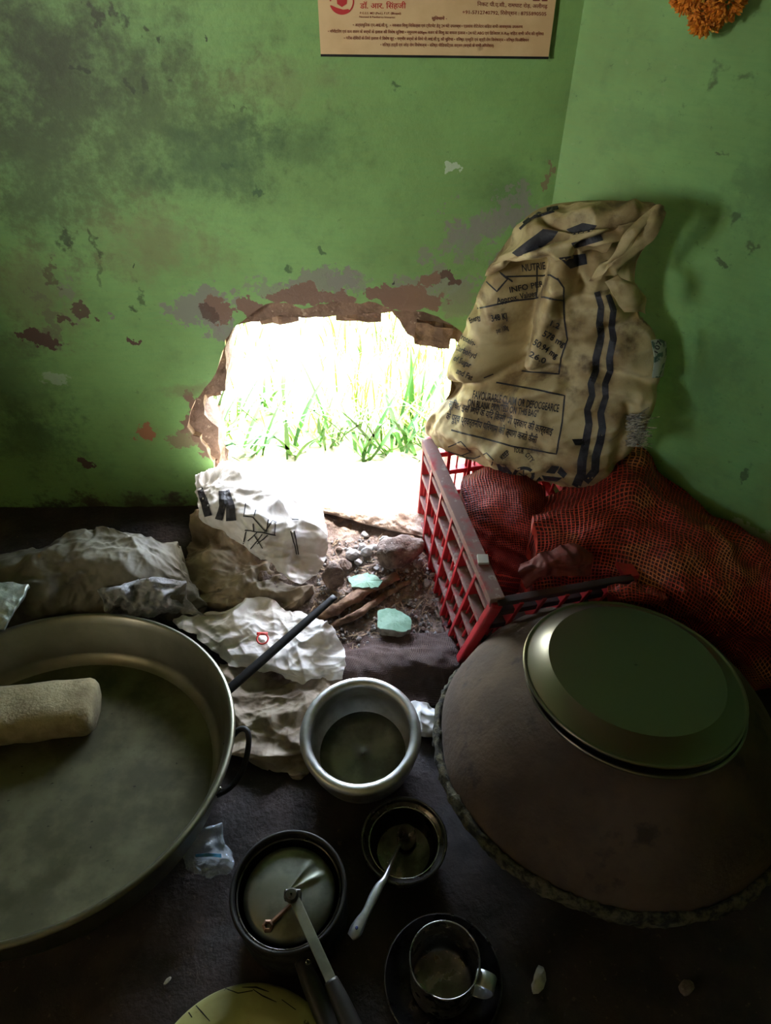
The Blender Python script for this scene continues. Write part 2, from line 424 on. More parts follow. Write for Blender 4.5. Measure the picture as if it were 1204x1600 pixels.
STR = [
 (1110, 120, 12, 26, SOOT, 0.8, 0.5, 0.6), (1165, 130, 10, 24, SOOT, 0.8, 0.5, 0.5), (1155, 345, 12, 12, SOOT, 0.7, 0.4, 0.6), (1180, 390, 7, 12, SOOT, 0.6, 0.3, 0.6), (1130, 240, 6, 6, SOOT, 0.6, 0.3, 0.6), (1135, 412, 10, 6, SOOT, 0.5, 0.5, 0.7), (1170, 745, 6, 20, BLACK, 0.6, 0.6, 0.6), (1100, 580, 60, 120, DKG, 0.9, 0.5, 0.3), (1190, 300, 60, 120, DKG, 0.9, 0.5, 0.35), (1165, 835, 40, 26, PALE, 0.25, 0.8, 0.6), (1120, 880, 80, 40, GREY, 0.3, 0.8, 0.5),
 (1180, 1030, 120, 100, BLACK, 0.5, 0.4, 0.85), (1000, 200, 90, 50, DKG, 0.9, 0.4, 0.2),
]
PAINT, PAINT2 = srgb(124, 166, 96), srgb(112, 146, 82)
M = {}
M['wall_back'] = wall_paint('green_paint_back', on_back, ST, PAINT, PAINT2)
M['wall_right'] = wall_paint('green_paint_right', on_right, STR, srgb(124, 170, 100), PAINT2)
M['wall_plain'] = mat('old_whitewash', srgb(204, 190, 158), srgb(184, 168, 134), 4, rough=0.8)
M['mud'] = mat('mud_brick', srgb(128, 104, 86), srgb(92, 72, 58), 16, 0.35, 0.65, srgb(160, 140, 120), 70, 0.6, 0.7, rough=0.95, bump=0.8, bscale=60, bdist=0.006)
M['plaster_edge'] = mat('cream_plaster_edge', srgb(198, 178, 146), srgb(150, 126, 98), 40, rough=0.95, bump=0.5)
M['brick'] = mat('broken_brick', srgb(140, 112, 88), srgb(104, 82, 66), 25, 0.4, 0.6, srgb(170, 120, 84), 30, 0.6, 0.75, rough=0.95, bump=0.7, bscale=90, bdist=0.004)
M['floor'] = mat('sooty_earth_floor', srgb(54, 42, 38), srgb(32, 25, 22), 9, 0.35, 0.65, srgb(78, 62, 55), 90, 0.62, 0.72, rough=0.8, bump=0.7, bscale=70, bdist=0.005)
M['ceiling'] = mat('dusty_limed_ceiling', srgb(178, 162, 134), srgb(150, 134, 108), 5, rough=0.9)
M['ground'] = mat('dry_pale_soil', srgb(170, 166, 128), srgb(136, 152, 86), 6, 0.4, 0.6, rough=1.0, bump=0.4)
M['earth'] = mat('dusty_earth', srgb(140, 124, 114), srgb(104, 90, 82), 22, 0.35, 0.65, srgb(160, 150, 140), 120, 0.58, 0.7, rough=1.0, bump=1.0, bscale=150, bdist=0.006)
M['ledge'] = mat('pale_dust_ledge', srgb(176, 160, 144), srgb(120, 98, 82), 14, 0.45, 0.7, srgb(205, 198, 188), 50, 0.55, 0.7, rough=1.0, bump=0.8, bscale=80, bdist=0.006)

# ------------------------------------------------------------------ lettering (all made in one go, laid on surfaces later)
def dev(s):
    """vowel sign i stands before its consonant when drawn"""
    o = []
    for ch in s:
        if ch == '\u093f' and o:
            k = len(o) - 1
            while k >= 2 and o[k - 1] == '\u094d': k -= 2
            o.insert(k, ch)
        else: o.append(ch)
    return ''.join(o)
TEXTS = {}
def T(key, body): TEXTS[key] = dev(body)
B_ = '\u2022 '
T('p1', 'डॉ. आर. सिंहजी'); T('p2', 'P.G.S.S. MD (Ped.), F.I.P. (Bhopal)'); T('p3', 'Neonatal & Paediatrics Intensivist')
T('p4', 'निकट पी.ए.सी., रामघाट रोड़, अलीगढ़'); T('p5', '+91-5712740792, रिसेप्शन : 8755890505'); T('p6', 'सुविधायें -')
T('p7', B_ + 'अत्याधुनिक एन.आई.सी.यू.  ' + B_ + 'नवजात शिशु चिकित्सा एवं ट्रीटमेंट हेतु 24 घंटे उपलब्ध ' + B_ + 'एडवांस वेंटिलेटर सहित सभी आवश्यक उपकरण')
T('p8', B_ + 'मॉनीटरिंग एवं कम वजन के बच्चों के इलाज की विशेष सुविधा ' + B_ + 'न्यूनतम 600gm वजन के शिशु का सफल इलाज ' + B_ + '24 घंटे ABG एवं डिजिटल X-Ray सहित सभी जाँच की सुविधा')
T('p9', B_ + 'गरीब रोगियों के लिये इलाज में विशेष छूट ' + B_ + 'गम्भीर बच्चों के लिये पी.आई.सी.यू. की सुविधा ' + B_ + 'वरिष्ठ प्रसूति एवं स्त्री रोग विशेषज्ञ ' + B_ + 'वरिष्ठ फिजीशियन')
T('p10', B_ + 'वरिष्ठ हड्डी एवं जोड़ रोग विशेषज्ञ ' + B_ + 'वरिष्ठ पीडियाट्रिक सर्जन (बच्चों के सभी ऑपरेशन)')
for k, s in {'s1': 'FAVOURABLE CLAIM OR DEFOCGEARCE', 's2': 'ON BLANK PRINTED ON THIS BAG"', 's3': 'सूचित इस छापे के यदि किसी भी प्रकार की कार्रवाई', 's4': 'के पूर्व प्रवर्तनीय परिणाम को त्याग करते कैसी',
             's5': 'KEEP', 's6': 'YOUR', 's7': 'CITY', 's8': 'Protein-', 's9': 'Carbohyd', 's10': 'of Sugar', 's11': 'and Fat', 's12': '1.2', 's13': '578 mg', 's14': '50.94 mg', 's15': '26.0', 's16': '348 KJ', 's17': 'NUTRIE', 's18': 'INFO PER', 's19': 'Approx. Values', 's20': 'per 100g', 's21': '107', 's22': 'Energy'}.items(): T(k, s)
TMESH = {}
def make_texts():
    os_ = []
    for k, s in TEXTS.items():
        cu = bpy.data.curves.new('txt_' + k, 'FONT'); cu.body = s; cu.size = 1.0; cu.resolution_u = 2; cu.offset = 0.012 if k[0] == 'p' else 0.02
        o = bpy.data.objects.new('txt_' + k, cu); COL.objects.link(o); os_.append((k, o))
    dg = bpy.context.evaluated_depsgraph_get(); dg.update()
    for k, o in os_:
        me = o.evaluated_get(dg).to_mesh()
        V = np.array([v.co[:2] for v in me.vertices]) if len(me.vertices) else np.zeros((0, 2))
        F = [tuple(p.vertices) for p in me.polygons]
        TMESH[k] = (V, F); o.evaluated_get(dg).to_mesh_clear()
    for k, o in os_:
        cu = o.data; bpy.data.objects.remove(o); bpy.data.curves.remove(cu)
make_texts()
def text2d(key, x0, y0, x1, y1, h):
    """baseline from (x0,y0) to (x1,y1) in picture pixels, capitals h high: flat letter shapes"""
    V, F = TMESH[key]
    if not len(V): return V, F
    w = V[:, 0].max() - V[:, 0].min(); L = math.hypot(x1 - x0, y1 - y0)
    ux, uy = (x1 - x0) / L, (y1 - y0) / L
    a = (V[:, 0] - V[:, 0].min()) / w * L; b = V[:, 1] / 0.70 * h
    return np.stack([x0 + a * ux + b * uy, y0 + a * uy - b * ux], 1), F
def strip2d(pts, w, step=4, closed=False):
    P = np.asarray(list(pts) + ([pts[0]] if closed else []), float); out = [P[0]]
    for a, b in zip(P[:-1], P[1:]):
        n = max(1, int(np.linalg.norm(b - a) / step))
        for k in range(1, n + 1): out.append(a + (b - a) * k / n)
    P = np.array(out); t = np.gradient(P, axis=0); t /= np.maximum(np.linalg.norm(t, axis=1), 1e-6)[:, None]
    nrm = np.stack([-t[:, 1], t[:, 0]], 1); w = np.interp(np.linspace(0, 1, len(P)), np.linspace(0, 1, len(np.atleast_1d(w))), np.atleast_1d(w))[:, None]
    V = np.vstack([P + nrm * w / 2, P - nrm * w / 2]); n = len(P)
    return V, [(i, i + 1, n + i + 1, n + i) for i in range(n - 1)]
def poly2d(pts, n=3):
    """filled polygon, cut fine enough to follow folds"""
    bm = bmesh.new(); vs = [bm.verts.new((p[0], p[1], 0)) for p in pts]; bm.faces.new(vs)
    bmesh.ops.triangulate(bm, faces=bm.faces)
    bmesh.ops.subdivide_edges(bm, edges=bm.edges, cuts=n, use_grid_fill=True)
    bmesh.ops.triangulate(bm, faces=bm.faces)
    bm.verts.index_update()
    V = np.array([v.co[:2] for v in bm.verts]); F = [tuple(v.index for v in f.verts) for f in bm.faces]; bm.free()
    return V, F
def join2d(items):
    V = []; F = []; n = 0
    for v, f in items:
        if not len(v): continue
        V.append(v); F += [tuple(i + n for i in g) for g in f]; n += len(v)
    return np.vstack(V), F
def decal(name, items, bvh, material, parent, off=0.0012, cut=True):
    """print laid on a surface: each point falls on the surface where it stands"""
    V, F = join2d(items)
    if cut:
        bm = bmesh.new(); bv = [bm.verts.new((v[0], v[1], 0)) for v in V]
        for f in F:
            try: bm.faces.new([bv[i] for i in f])
            except Exception: pass
        big = [e for e in bm.edges if e.calc_length() > 6]
        if big: bmesh.ops.subdivide_edges(bm, edges=big, cuts=2)
        bmesh.ops.triangulate(bm, faces=bm.faces); bm.verts.index_update()
        V = np.array([v.co[:2] for v in bm.verts]); F = [tuple(v.index for v in f.verts) for f in bm.faces]; bm.free()
    P = []; ok = []
    for x, y in V:
        d = ray(x, y); dl = np.linalg.norm(d)
        loc, nor, _, _ = bvh.ray_cast(Vector(C), Vector(d / dl))
        if loc is None: P.append((0, 0, 0)); ok.append(False); continue
        if nor.dot(Vector(d)) > 0: nor = -nor
        P.append(np.array(loc) + np.array(nor) * off); ok.append(True)
    P = np.array([np.asarray(p, float) for p in P]); F = [f for f in F if all(ok[i] for i in f) and max(np.linalg.norm(P[f[i]] - P[f[i - 1]]) for i in range(len(f))) < 0.05]
    used = sorted({i for f in F for i in f}); mp = {i: k for k, i in enumerate(used)}
    if not used: return None
    o = obj(name, P[used], [tuple(mp[i] for i in f) for f in F], material, parent, smooth=False)
    return tag(o, kind='stuff')
def bvh_of(V, F): return BVHTree.FromPolygons([tuple(v) for v in V], [tuple(int(i) for i in f) for f in F])

# ================================================================== ROOM
def struct(name, V, F, m, smooth=False, parent=None):
    o = obj(name, V, F, m, parent, smooth=smooth)
    if parent is None: o['kind'] = 'structure'
    return o
def holed_slab(outer, hole, y0, y1, jitter=0.0, seed=0, layers=1):
    """slab in the X-Z plane from y0 to y1, with a hole; the walls of the hole are uneven"""
    V = []; F = []
    no, nh = len(outer), len(hole); rg = np.random.default_rng(seed)
    H0 = np.array(hole, float); cen = H0.mean(0)
    for q in range(layers + 1):
        y = y0 + (y1 - y0) * q / layers
        V += [(p[0], y, p[1]) for p in outer]
        k = 1.0 if q == 0 else 1 + rg.uniform(-jitter, jitter, nh)
        Hq = cen + (H0 - cen) * (np.ones(nh) * k)[:, None]
        V += [(p[0], y, p[1]) for p in Hq]
    n = no + nh
    def cap(q):
        pts = [Vector((v[0], v[2], 0)) for v in V[q * n:(q + 1) * n]]
        return [tuple(q * n + i for i in t) for t in tessellate_polygon([pts[:no], pts[no:]])]
    F += cap(0) + cap(layers)
    for q in range(layers):
        for a, m in ((q * n, no), (q * n + no, nh)):
            for i in range(m):
                j = (i + 1) % m
                F.append((a + i, a + j, a + n + j, a + n + i))
    return np.array(V), F
def px_wall(pts, Y): return [(Yp(x, y, Y)[0], Yp(x, y, Y)[2]) for x, y in pts]
def roughen(pts, sub, amp, seed):
    P = np.array(list(pts) + [pts[0]], float); rg = np.random.default_rng(seed); out = []
    for a, b in zip(P[:-1], P[1:]):
        n = max(1, int(np.linalg.norm(b - a) / sub))
        for k in range(n):
            out.append(a + (b - a) * k / n + (rg.normal(size=2) * amp if k else 0))
    return out
plaster_px = [(334, 735), (322, 700), (312, 684), (292, 668), (300, 636), (319, 607), (337, 583), (347, 550), (351, 532), (370, 507), (396, 487), (425, 473), (445, 473), (473, 483), (498, 475), (530, 471), (563, 475), (587, 473), (616, 485), (661, 487), (693, 501), (720, 518), (745, 560), (752, 640), (748, 720), (748, 800), (640, 815), (500, 815), (400, 805), (345, 790)]
core_px = [(343, 730), (343, 701), (341, 668), (319, 648), (319, 617), (352, 611), (353, 538), (366, 509), (392, 503), (412, 501), (437, 493), (473, 497), (530, 493), (612, 487), (624, 501), (636, 522), (661, 534), (710, 530), (732, 560), (740, 640), (738, 720), (738, 790), (640, 800), (500, 800), (400, 790), (350, 775)]
outer = [(-1.9, -0.02), (0.334, -0.02), (0.334, 2.4), (-1.9, 2.4)]
hole_f = px_wall(roughen(plaster_px, 9, 1.3, 3), WY)
hole_c = px_wall(roughen(core_px, 9, 1.0, 4), WY + 0.018)
V, F = holed_slab(outer, hole_f, WY, WY + 0.004)
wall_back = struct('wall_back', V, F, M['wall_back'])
V, F = holed_slab(outer, hole_f, WY + 0.004, WY + 0.018, 0.012, 2)
struct('plaster_edge', V, F, M['plaster_edge'], parent=wall_back)
outer2 = [(-1.9, -0.02), (0.62, -0.02), (0.62, 2.4), (-1.9, 2.4)]
V, F = holed_slab(outer2, hole_c, WY + 0.0185, WY + 0.115, 0.02, 5, layers=3)
struct('brick_core', V, F, M['mud'], parent=wall_back)
def wall_brick(px, py, w, h, d, seed, Y, rot=0.0):
    """a broken brick end standing in the edge of the hole"""
    c = Yp(px, py, Y); bm = bmesh.new(); bmesh.ops.create_cube(bm, size=1)
    bmesh.ops.subdivide_edges(bm, edges=bm.edges, cuts=3, use_grid_fill=True)
    P = np.array([v.co[:] for v in bm.verts]); Fb = [[v.index for v in f.verts] for f in bm.faces]; bm.free()
    P = P * (w, d, h); P += np.stack([fbm(P * 40 + seed * 5 + q, seed + q, 3) for q in range(3)], 1) * 0.005
    a = R(rot); P = P @ np.array([[math.cos(a), 0, math.sin(a)], [0, 1, 0], [-math.sin(a), 0, math.cos(a)]])
    return obj('brick', P + c, Fb, M['brick'], wall_back, smooth=False)
wall_brick(675, 508, 0.085, 0.05, 0.10, 1, WY + 0.05, -8)
wall_brick(336, 590, 0.035, 0.055, 0.10, 2, WY + 0.07, 0)
wall_brick(320, 668, 0.05, 0.06, 0.10, 3, WY + 0.07, 8)
wall_brick(333, 712, 0.05, 0.05, 0.10, 4, WY + 0.06, -4)
wall_brick(745, 600, 0.05, 0.06, 0.10, 5, WY + 0.07, 0)
wall_brick(440, 482, 0.09, 0.02, 0.10, 6, WY + 0.074, 4)
wall_brick(560, 478, 0.10, 0.022, 0.10, 7, WY + 0.074, -2)

L = 2.6; e = CORN + RU * L
V = [CORN, e, e + RN * 0.2, CORN + RN * 0.2]; V = np.array([p + (0, 0, -0.02) for p in V] + [p + (0, 0, 2.4) for p in V])
struct('wall_right', V, BOXF, M['wall_right'])
def wbox(name, a, b, m):
    V = np.array([(a[0], a[1], a[2]), (b[0], a[1], a[2]), (b[0], b[1], a[2]), (a[0], b[1], a[2]), (a[0], a[1], b[2]), (b[0], a[1], b[2]), (b[0], b[1], b[2]), (a[0], b[1], b[2])], float)
    return struct(name, V, BOXF, m)
V, F = holed_slab([(-1.4, -0.02), (WY + 0.115, -0.02), (WY + 0.115, 2.4), (-1.4, 2.4)], [(-0.86, 0.95), (-0.2, 0.95), (-0.2, 2.05), (-0.86, 2.05)], -2.1, -1.9)
V = V[:, [1, 0, 2]]; struct('wall_left', V, F, M['wall_plain'])      # unseen; window opening assumed, its edges placed to steer the daylight
wbox('wall_far_right', (e[0], -1.2, -0.02), (e[0] + 0.2, e[1], 2.4), M['wall_plain'])
yf = -1.2
wbox('wall_front', (-1.9, yf - 0.2, -0.02), (e[0] + 0.2, yf, 2.4), M['wall_plain'])
wbox('roof_sky_block', (-4.6, -3.4, 2.15), (-2.1, 1.2, 2.25), M['ceiling'])  # unseen roof added to keep the high sky out of the window
wbox('floor_veranda', (-4.6, -3.4, -0.12), (-2.1, 1.2, -0.02), M['ceiling'])  # unseen floor under the added roof
wbox('ceiling', (-2.1, -1.4, 2.4), (e[0] + 0.2, WY + 0.115, 2.5), M['ceiling'])

def heightfield(name, xa, xb, ya, yb, nx, ny, fz, m, base=-0.06):
    X, Y = np.meshgrid(np.linspace(xa, xb, nx), np.linspace(ya, yb, ny)); P = np.stack([X.ravel(), Y.ravel(), np.zeros(nx * ny)], 1)
    P[:, 2] = fz(P)
    Fh = [(j * nx + i, j * nx + i + 1, (j + 1) * nx + i + 1, (j + 1) * nx + i) for j in range(ny - 1) for i in range(nx - 1)]
    return P, Fh
V, F = heightfield('floor', -1.9, e[0], -1.2, WY + 0.02, 260, 220, lambda P: -0.004 + 0.006 * fbm(P * 5, 3, 4) + 0.0025 * fbm(P * 40, 8, 3), None)
struct('floor', V, F, M['floor'], smooth=True)
V, F = heightfield('ground', -5, 5, WY + 0.03, 9, 120, 90, lambda P: 0.07 + 0.02 * fbm(P * 1.5, 11, 4) + 0.10 * np.clip(P[:, 1] - 2.0, 0, 9), None)
struct('ground_outside', V, F, M['ground'], smooth=True)

# sill of the hole: two broken mud ledges sloping into the room
def ledge(name, rows, seed, m, skirt):
    V, F, UV = cloth(rows, 80, 40, seed, amp=0.006, lam=(0.02, 0.08), nf=7, edge=0.006, skirt=skirt, lump=0.012, lumpscale=18, fine=0.004, clampw=False)
    return struct(name, V, F, m, smooth=True)
V, F, UV = cloth([[(330, 724, 0.085), (400, 722, 0.10), (520, 722, 0.10), (640, 722, 0.10), (740, 722, 0.09)],
                  [(320, 745, 0.10), (400, 742, 0.115), (520, 738, 0.115), (640, 740, 0.11), (740, 742, 0.10)],
                  [(330, 775, 0.09), (410, 770, 0.11), (510, 768, 0.115), (600, 772, 0.11), (700, 780, 0.095)],
                  [(340, 795, 0.085), (420, 790, 0.10), (500, 790, 0.11), (580, 806, 0.10), (668, 825, 0.085)],
                  [(345, 803, 0.078), (430, 798, 0.085), (497, 800, 0.10), (580, 820, 0.088), (664, 840, 0.075)]], 150, 60, 21, amp=0.003, lam=(0.02, 0.08), nf=7, edge=0.004, thick=0.020, fine=0.0022, micro=0.002, clampw=False)
struct('trim_1', V, F, M['ledge'], smooth=True)
V, F, UV = cloth([[(330, 790, 0.07), (420, 790, 0.075), (520, 800, 0.08), (600, 812, 0.07), (670, 830, 0.06)],
                  [(340, 815, 0.06), (430, 815, 0.065), (520, 826, 0.065), (600, 838, 0.06), (664, 850, 0.05)],
                  [(350, 840, 0.03), (440, 848, 0.045), (520, 850, 0.05), (560, 856, 0.045), (655, 866, 0.03)],
                  [(360, 850, 0.01), (440, 870, 0.02), (515, 872, 0.03), (558, 872, 0.03), (650, 880, 0.01)]], 110, 50, 23, amp=0.004, lam=(0.02, 0.08), nf=7, edge=0.004, skirt=0.0, fine=0.003, clampw=False)
struct('trim_2', V, F, M['mud'], smooth=True)

# earth heap under the hole
def mound_z(P):
    x, y = P[:, 0], P[:, 1]
    z = 0.012 + 0.058 * np.clip((y - 0.95) / 0.35, 0, 1) + 0.03 * np.clip((-0.02 - x) / 0.3, -0.6, 1)
    z += 0.03 * np.exp(-(((x - 0.03) / 0.07) ** 2 + ((y - 1.20) / 0.05) ** 2))
    ed = np.minimum.reduce([(x + 0.34 - 0.25 * np.clip(1.05 - y, -1, 0)) / 0.06, (0.115 - x + 0.18 * np.clip(1.32 - y, 0, 1)) / 0.05, (y - 0.86) / 0.08, np.ones_like(x)])
    z = z * np.clip(ed, -0.3, 1) + 0.007 * fbm(P * 25, 31, 4) + 0.003 * fbm(P * 110, 37, 2)
    return z
V, F = heightfield('mound', -0.44, 0.2, 0.84, 1.42, 190, 150, mound_z, None)
o = obj('earth_heap', V, F, M['earth']); tag(o, 'heap of dry dusty earth and crumbled mortar under the broken hole', 'earth heap', kind='stuff')
def mz(x, y): return float(mound_z(np.array([[x, y, 0.0]]))[0])
def on_mound(px, py):
    p = Zp(px, py, 0.05)
    for _ in range(6): p = Zp(px, py, mz(p[0], p[1]))
    return p

# ================================================================== METAL VESSELS
steel = dict(metal=1.0)
M['pan'] = mat('dusty_steel', srgb(140, 138, 124), srgb(122, 120, 104), 7, 0.35, 0.65, rough=0.38, rvar=0.05, metal=0.9, bump=0.08, bscale=40)
M['panfloor'] = mat('flour_dusted_steel', srgb(100, 98, 72), srgb(72, 70, 48), 11, 0.35, 0.65, srgb(36, 32, 20), 75, 0.68, 0.72, rough=0.55, rvar=0.1, metal=0.45, bump=0.15, bscale=60)
M['steel'] = mat('brushed_steel', srgb(178, 178, 172), srgb(150, 150, 142), 12, rough=0.27, rvar=0.08, metal=1.0, bump=0.03, bscale=50)
M['steel_thali'] = mat('thali_steel', srgb(124, 118, 106), rough=0.32, rvar=0.0, metal=1.0, bump=0.02, bscale=60)
M['alu'] = mat('aluminium', srgb(206, 206, 204), srgb(180, 180, 178), 20, rough=0.5, rvar=0.1, metal=1.0, bump=0.06, bscale=120)
M['alu_in'] = mat('worn_aluminium', srgb(138, 140, 128), srgb(104, 106, 94), 14, rough=0.5, rvar=0.1, metal=0.85, bump=0.1, bscale=120)
M['dark_steel'] = mat('sooted_steel', srgb(98, 94, 92), srgb(60, 56, 54), 18, rough=0.36, rvar=0.12, metal=0.95, bump=0.08, bscale=90)
M['soot_metal'] = mat('soot_black_metal', srgb(40, 38, 38), srgb(24, 22, 22), 25, rough=0.6, rvar=0.1, metal=0.4, bump=0.3, bscale=120)
M['black_plastic'] = mat('black_bakelite', srgb(26, 24, 25), srgb(36, 32, 32), 30, rough=0.45, bump=0.05)
M['iron'] = mat('black_iron', srgb(24, 24, 25), srgb(38, 36, 35), 40, rough=0.55, metal=0.5, bump=0.25, bscale=150)
M['clay'] = mat('dusty_clay_dome', srgb(80, 62, 47), srgb(64, 48, 37), 9, 0.35, 0.65, srgb(48, 34, 27), 16, 0.58, 0.72, rough=0.9, bump=0.5, bscale=70, bdist=0.004)
M['crust'] = mat('crusted_rim', srgb(88, 82, 62), srgb(34, 30, 22), 55, 0.4, 0.6, rough=1.0, bump=1.0, bscale=130, bdist=0.008)

def tilted(c, n, h): 
    n = np.asarray(n, float); n = n / np.linalg.norm(n); return np.asarray(c, float) + n * h

# --- large shallow steel pan
pn = (0.028, 0.16, 1); pc = np.array([-0.634, 0.637, 0.155]); pr = 0.354
pan = empty('steel_pan', (pc[0], pc[1], 0.0), 'very large shallow steel pan dusted with flour, a pale block lying in it', 'pan')
out = [(0.10, -0.125), (0.27, -0.122), (0.305, -0.112), (0.325, -0.09), (pr - 0.018, -0.012)] + rim_arc(pr - 0.006, 0, 0.006, -120, 170, 9)
inn = [(pr - 0.020, -0.012), (0.322, -0.085), (0.312, -0.100)]
V, F = vessel(out, inn + [(0.300, -0.106)], pc, pn, seg=128); F = F[:-1]
o = obj('bowl', V, F, M['pan'], pan, sharp=50)
prof = [(r, h) for r, h in [(0.3015, -0.1055), (0.29, -0.109), (0.2, -0.111), (0.1, -0.1115), (0.002, -0.1115)]]
V, F = lathe(prof + [(0.002, -0.114), (0.3, -0.114)], pc, pn, seg=96, close=True)
tag(obj('base_disc', V, F, M['panfloor'], pan, sharp=50), 'flour-dusted flat inside of the pan')
hp = [Zp(352, 1165, 0.12), Zp(372, 1141, 0.13), Zp(386, 1142, 0.135), Zp(388, 1165, 0.125), Zp(380, 1200, 0.11), Zp(362, 1228, 0.10), Zp(338, 1243, 0.10)]
V, F = tube(hp, 0.0055, 10); tag(obj('handle', V, F, M['iron'], pan), 'dark bent rod loop handle')
V, F = rock(Zp(341, 1237, 0.095), 0.009, 3, 0.8, 0.1); obj('rivet', V, F, M['steel'], pan)
hp = [pc + (-0.35, 0.08, -0.03), pc + (-0.39, 0.07, -0.02), pc + (-0.39, -0.05, -0.03), pc + (-0.35, -0.06, -0.05)]
V, F = tube(hp, 0.0055, 10); obj('handle', V, F, M['iron'], pan)
# pale cylindrical block lying in the pan
M['block'] = mat('pale_porous_block', srgb(142, 130, 96), srgb(108, 96, 66), 14, 0.35, 0.65, srgb(96, 84, 58), 60, 0.66, 0.72, rough=0.95, bump=0.7, bscale=130, bdist=0.004)
px_, py_, pz_ = frame_from(pn)
def on_pan(x, y, h):
    """where the line through a pixel meets the plane h above the pan's rim plane"""
    n = np.asarray(pn, float); n /= np.linalg.norm(n); d = ray(x, y); c0 = pc + n * h
    return C + d * (((c0 - C) @ n) / (d @ n))
a = on_pan(-130, 1132, -0.068); b = on_pan(150, 1102, -0.068); ax = (b - a); LL = np.linalg.norm(ax); ax /= LL
zz = np.asarray(pn, float) / np.linalg.norm(pn); sd = np.cross(zz, ax); sd /= np.linalg.norm(sd)
V = []; F = []; seg, st = 40, 44
for i in range(st):
    s = i / (st - 1); r = 1.0
    e_ = min(s, 1 - s) * LL
    r = 0.80 + 0.2 * min(1, (e_ / 0.018)) ** 0.5
    for k in range(seg):
        an = 2 * math.pi * k / seg; ca, sa = math.cos(an), math.sin(an)
        ca = math.copysign(abs(ca) ** 0.75, ca); sa = math.copysign(abs(sa) ** 0.75, sa)
        V.append(a + ax * LL * s + sd * 0.062 * r * ca + zz * 0.041 * r * sa)
V = np.array(V); V += np.stack([fbm(V * 30 + q * 9, 60 + q, 3) for q in range(3)], 1) * 0.0025
for i in range(st - 1):
    for k in range(seg): F.append((i * seg + k, i * seg + (k + 1) % seg, (i + 1) * seg + (k + 1) % seg, (i + 1) * seg + k))
F += [tuple(range(seg)), tuple((st - 1) * seg + k for k in range(seg))]
tag(obj('porous_block', V, F, M['block']), 'pale rounded dusty block lying inside the very large steel pan', 'block')

# --- clay dome with crusted edge, on a lower body
dn = (0.02, 0.18, 1); dc = np.array([0.416, 0.663, 0.105]); dr = 0.322
dome = empty('clay_dome', (dc[0], dc[1], 0), 'big brown clay dome with crusted edge, two steel plates on top', 'clay oven')
prof = [(dr - 0.012, 0.0), (dr - 0.010, 0.02), (0.303, 0.055), (0.285, 0.095), (0.255, 0.140), (0.215, 0.178), (0.17, 0.203), (0.12, 0.216), (0.06, 0.222), (0.003, 0.223)]
V, F = lathe(smooth_path(prof, 5), dc, dn, seg=110); V += np.stack([fbm(V * 9 + q * 5, 80 + q, 3) for q in range(3)], 1) * 0.0035
obj('shell', V, F, M['clay'], dome)
V, F = lathe([(dr + 0.008 * math.cos(t) - 0.004, 0.016 * math.sin(t)) for t in np.linspace(0, 2 * math.pi, 12, endpoint=False)], dc, dn, seg=220, close=True)
V += np.stack([fbm(V * 95 + q * 5, 90 + q, 3) for q in range(3)], 1) * 0.0042
tag(obj('crusted_edge', V, F, M['crust'], dome), 'rough crusted lower edge')
V, F = lathe([(0.16, 0.0), (0.19, 0.02), (0.245, 0.055), (0.25, 0.085)], (dc[0], dc[1] + 0.01, -0.004), (0, 0.05, 1), seg=60)
V += np.stack([fbm(V * 12 + q * 5, 96 + q, 3) for q in range(3)], 1) * 0.006
obj('base', V, F, M['soot_metal'], dome)
# --- two steel plates lying upside down on the dome
ptn = (0.054, 0.157, 1); ptc = np.array([0.409, 0.661, 0.352]); ptr = 0.1835
def thali(name, c, r, n, label, dep=0.022):
    th = empty(name, tuple(tilted(c, n, -0.006)), label, 'plate', 'steel plates on the clay dome')
    up = [(r - 0.002, -0.004)] + rim_arc(r - 0.003, -0.001, 0.003, -70, 150, 6) + [(r - 0.008, 0.0005), (r - 0.034, dep - 0.003), (r - 0.039, dep)]
    top = [(r - 0.039, dep), (r * 0.5, dep), (0.002, dep)]
    V, F = lathe(up + [(r - 0.0395, dep - 0.0015), (r - 0.036, dep - 0.005), (r - 0.010, -0.0015)], c, n, seg=128, close=True)
    obj('rim', V, F, M['steel_thali'], th, sharp=40)
    V, F = lathe(top + [(0.002, dep - 0.0015), (r - 0.0395, dep - 0.0015)], c, n, seg=128, close=True)
    obj('plate_face', V, F, M['steel_thali'], th, sharp=40)
    return th
thali('steel_plate', ptc + (0, 0, 0.0), ptr - 0.003, ptn, 'round steel plate lying upside down on top of the other on the clay dome', 0.022)
thali('steel_plate', ptc + (0.002, -0.008, -0.013), ptr - 0.004, (0.05, 0.145, 1), 'round steel plate showing only its edge under the upper plate on the dome', 0.02)

# --- aluminium pot
an_ = (-0.024, -0.12, 1); ac = np.array([-0.048, 0.684, 0.118])
pot = empty('aluminium_pot', (ac[0], ac[1], 0.0), 'round aluminium cooking pot with a thick pale rim, empty', 'pot')
out = [(0.06, -0.108), (0.088, -0.102), (0.104, -0.082), (0.110, -0.05), (0.108, -0.024), (0.106, -0.014)] + rim_arc(0.1055, -0.002, 0.0108, -60, 200, 12)
inn = [(0.0955, -0.014), (0.099, -0.03), (0.102, -0.055), (0.097, -0.080), (0.086, -0.096)]
V, F = vessel(out, inn, ac, an_, seg=96); F = F[:-1]
obj('body', V, F, M['alu'], pot, sharp=60)
V, F = lathe([(0.0865, -0.0955), (0.06, -0.099), (0.03, -0.0995), (0.002, -0.0995), (0.002, -0.102), (0.085, -0.1)], ac, an_, seg=72, close=True)
tag(obj('inside_bottom', V, F, M['alu_in'], pot), 'dull scratched inside bottom of the pot')

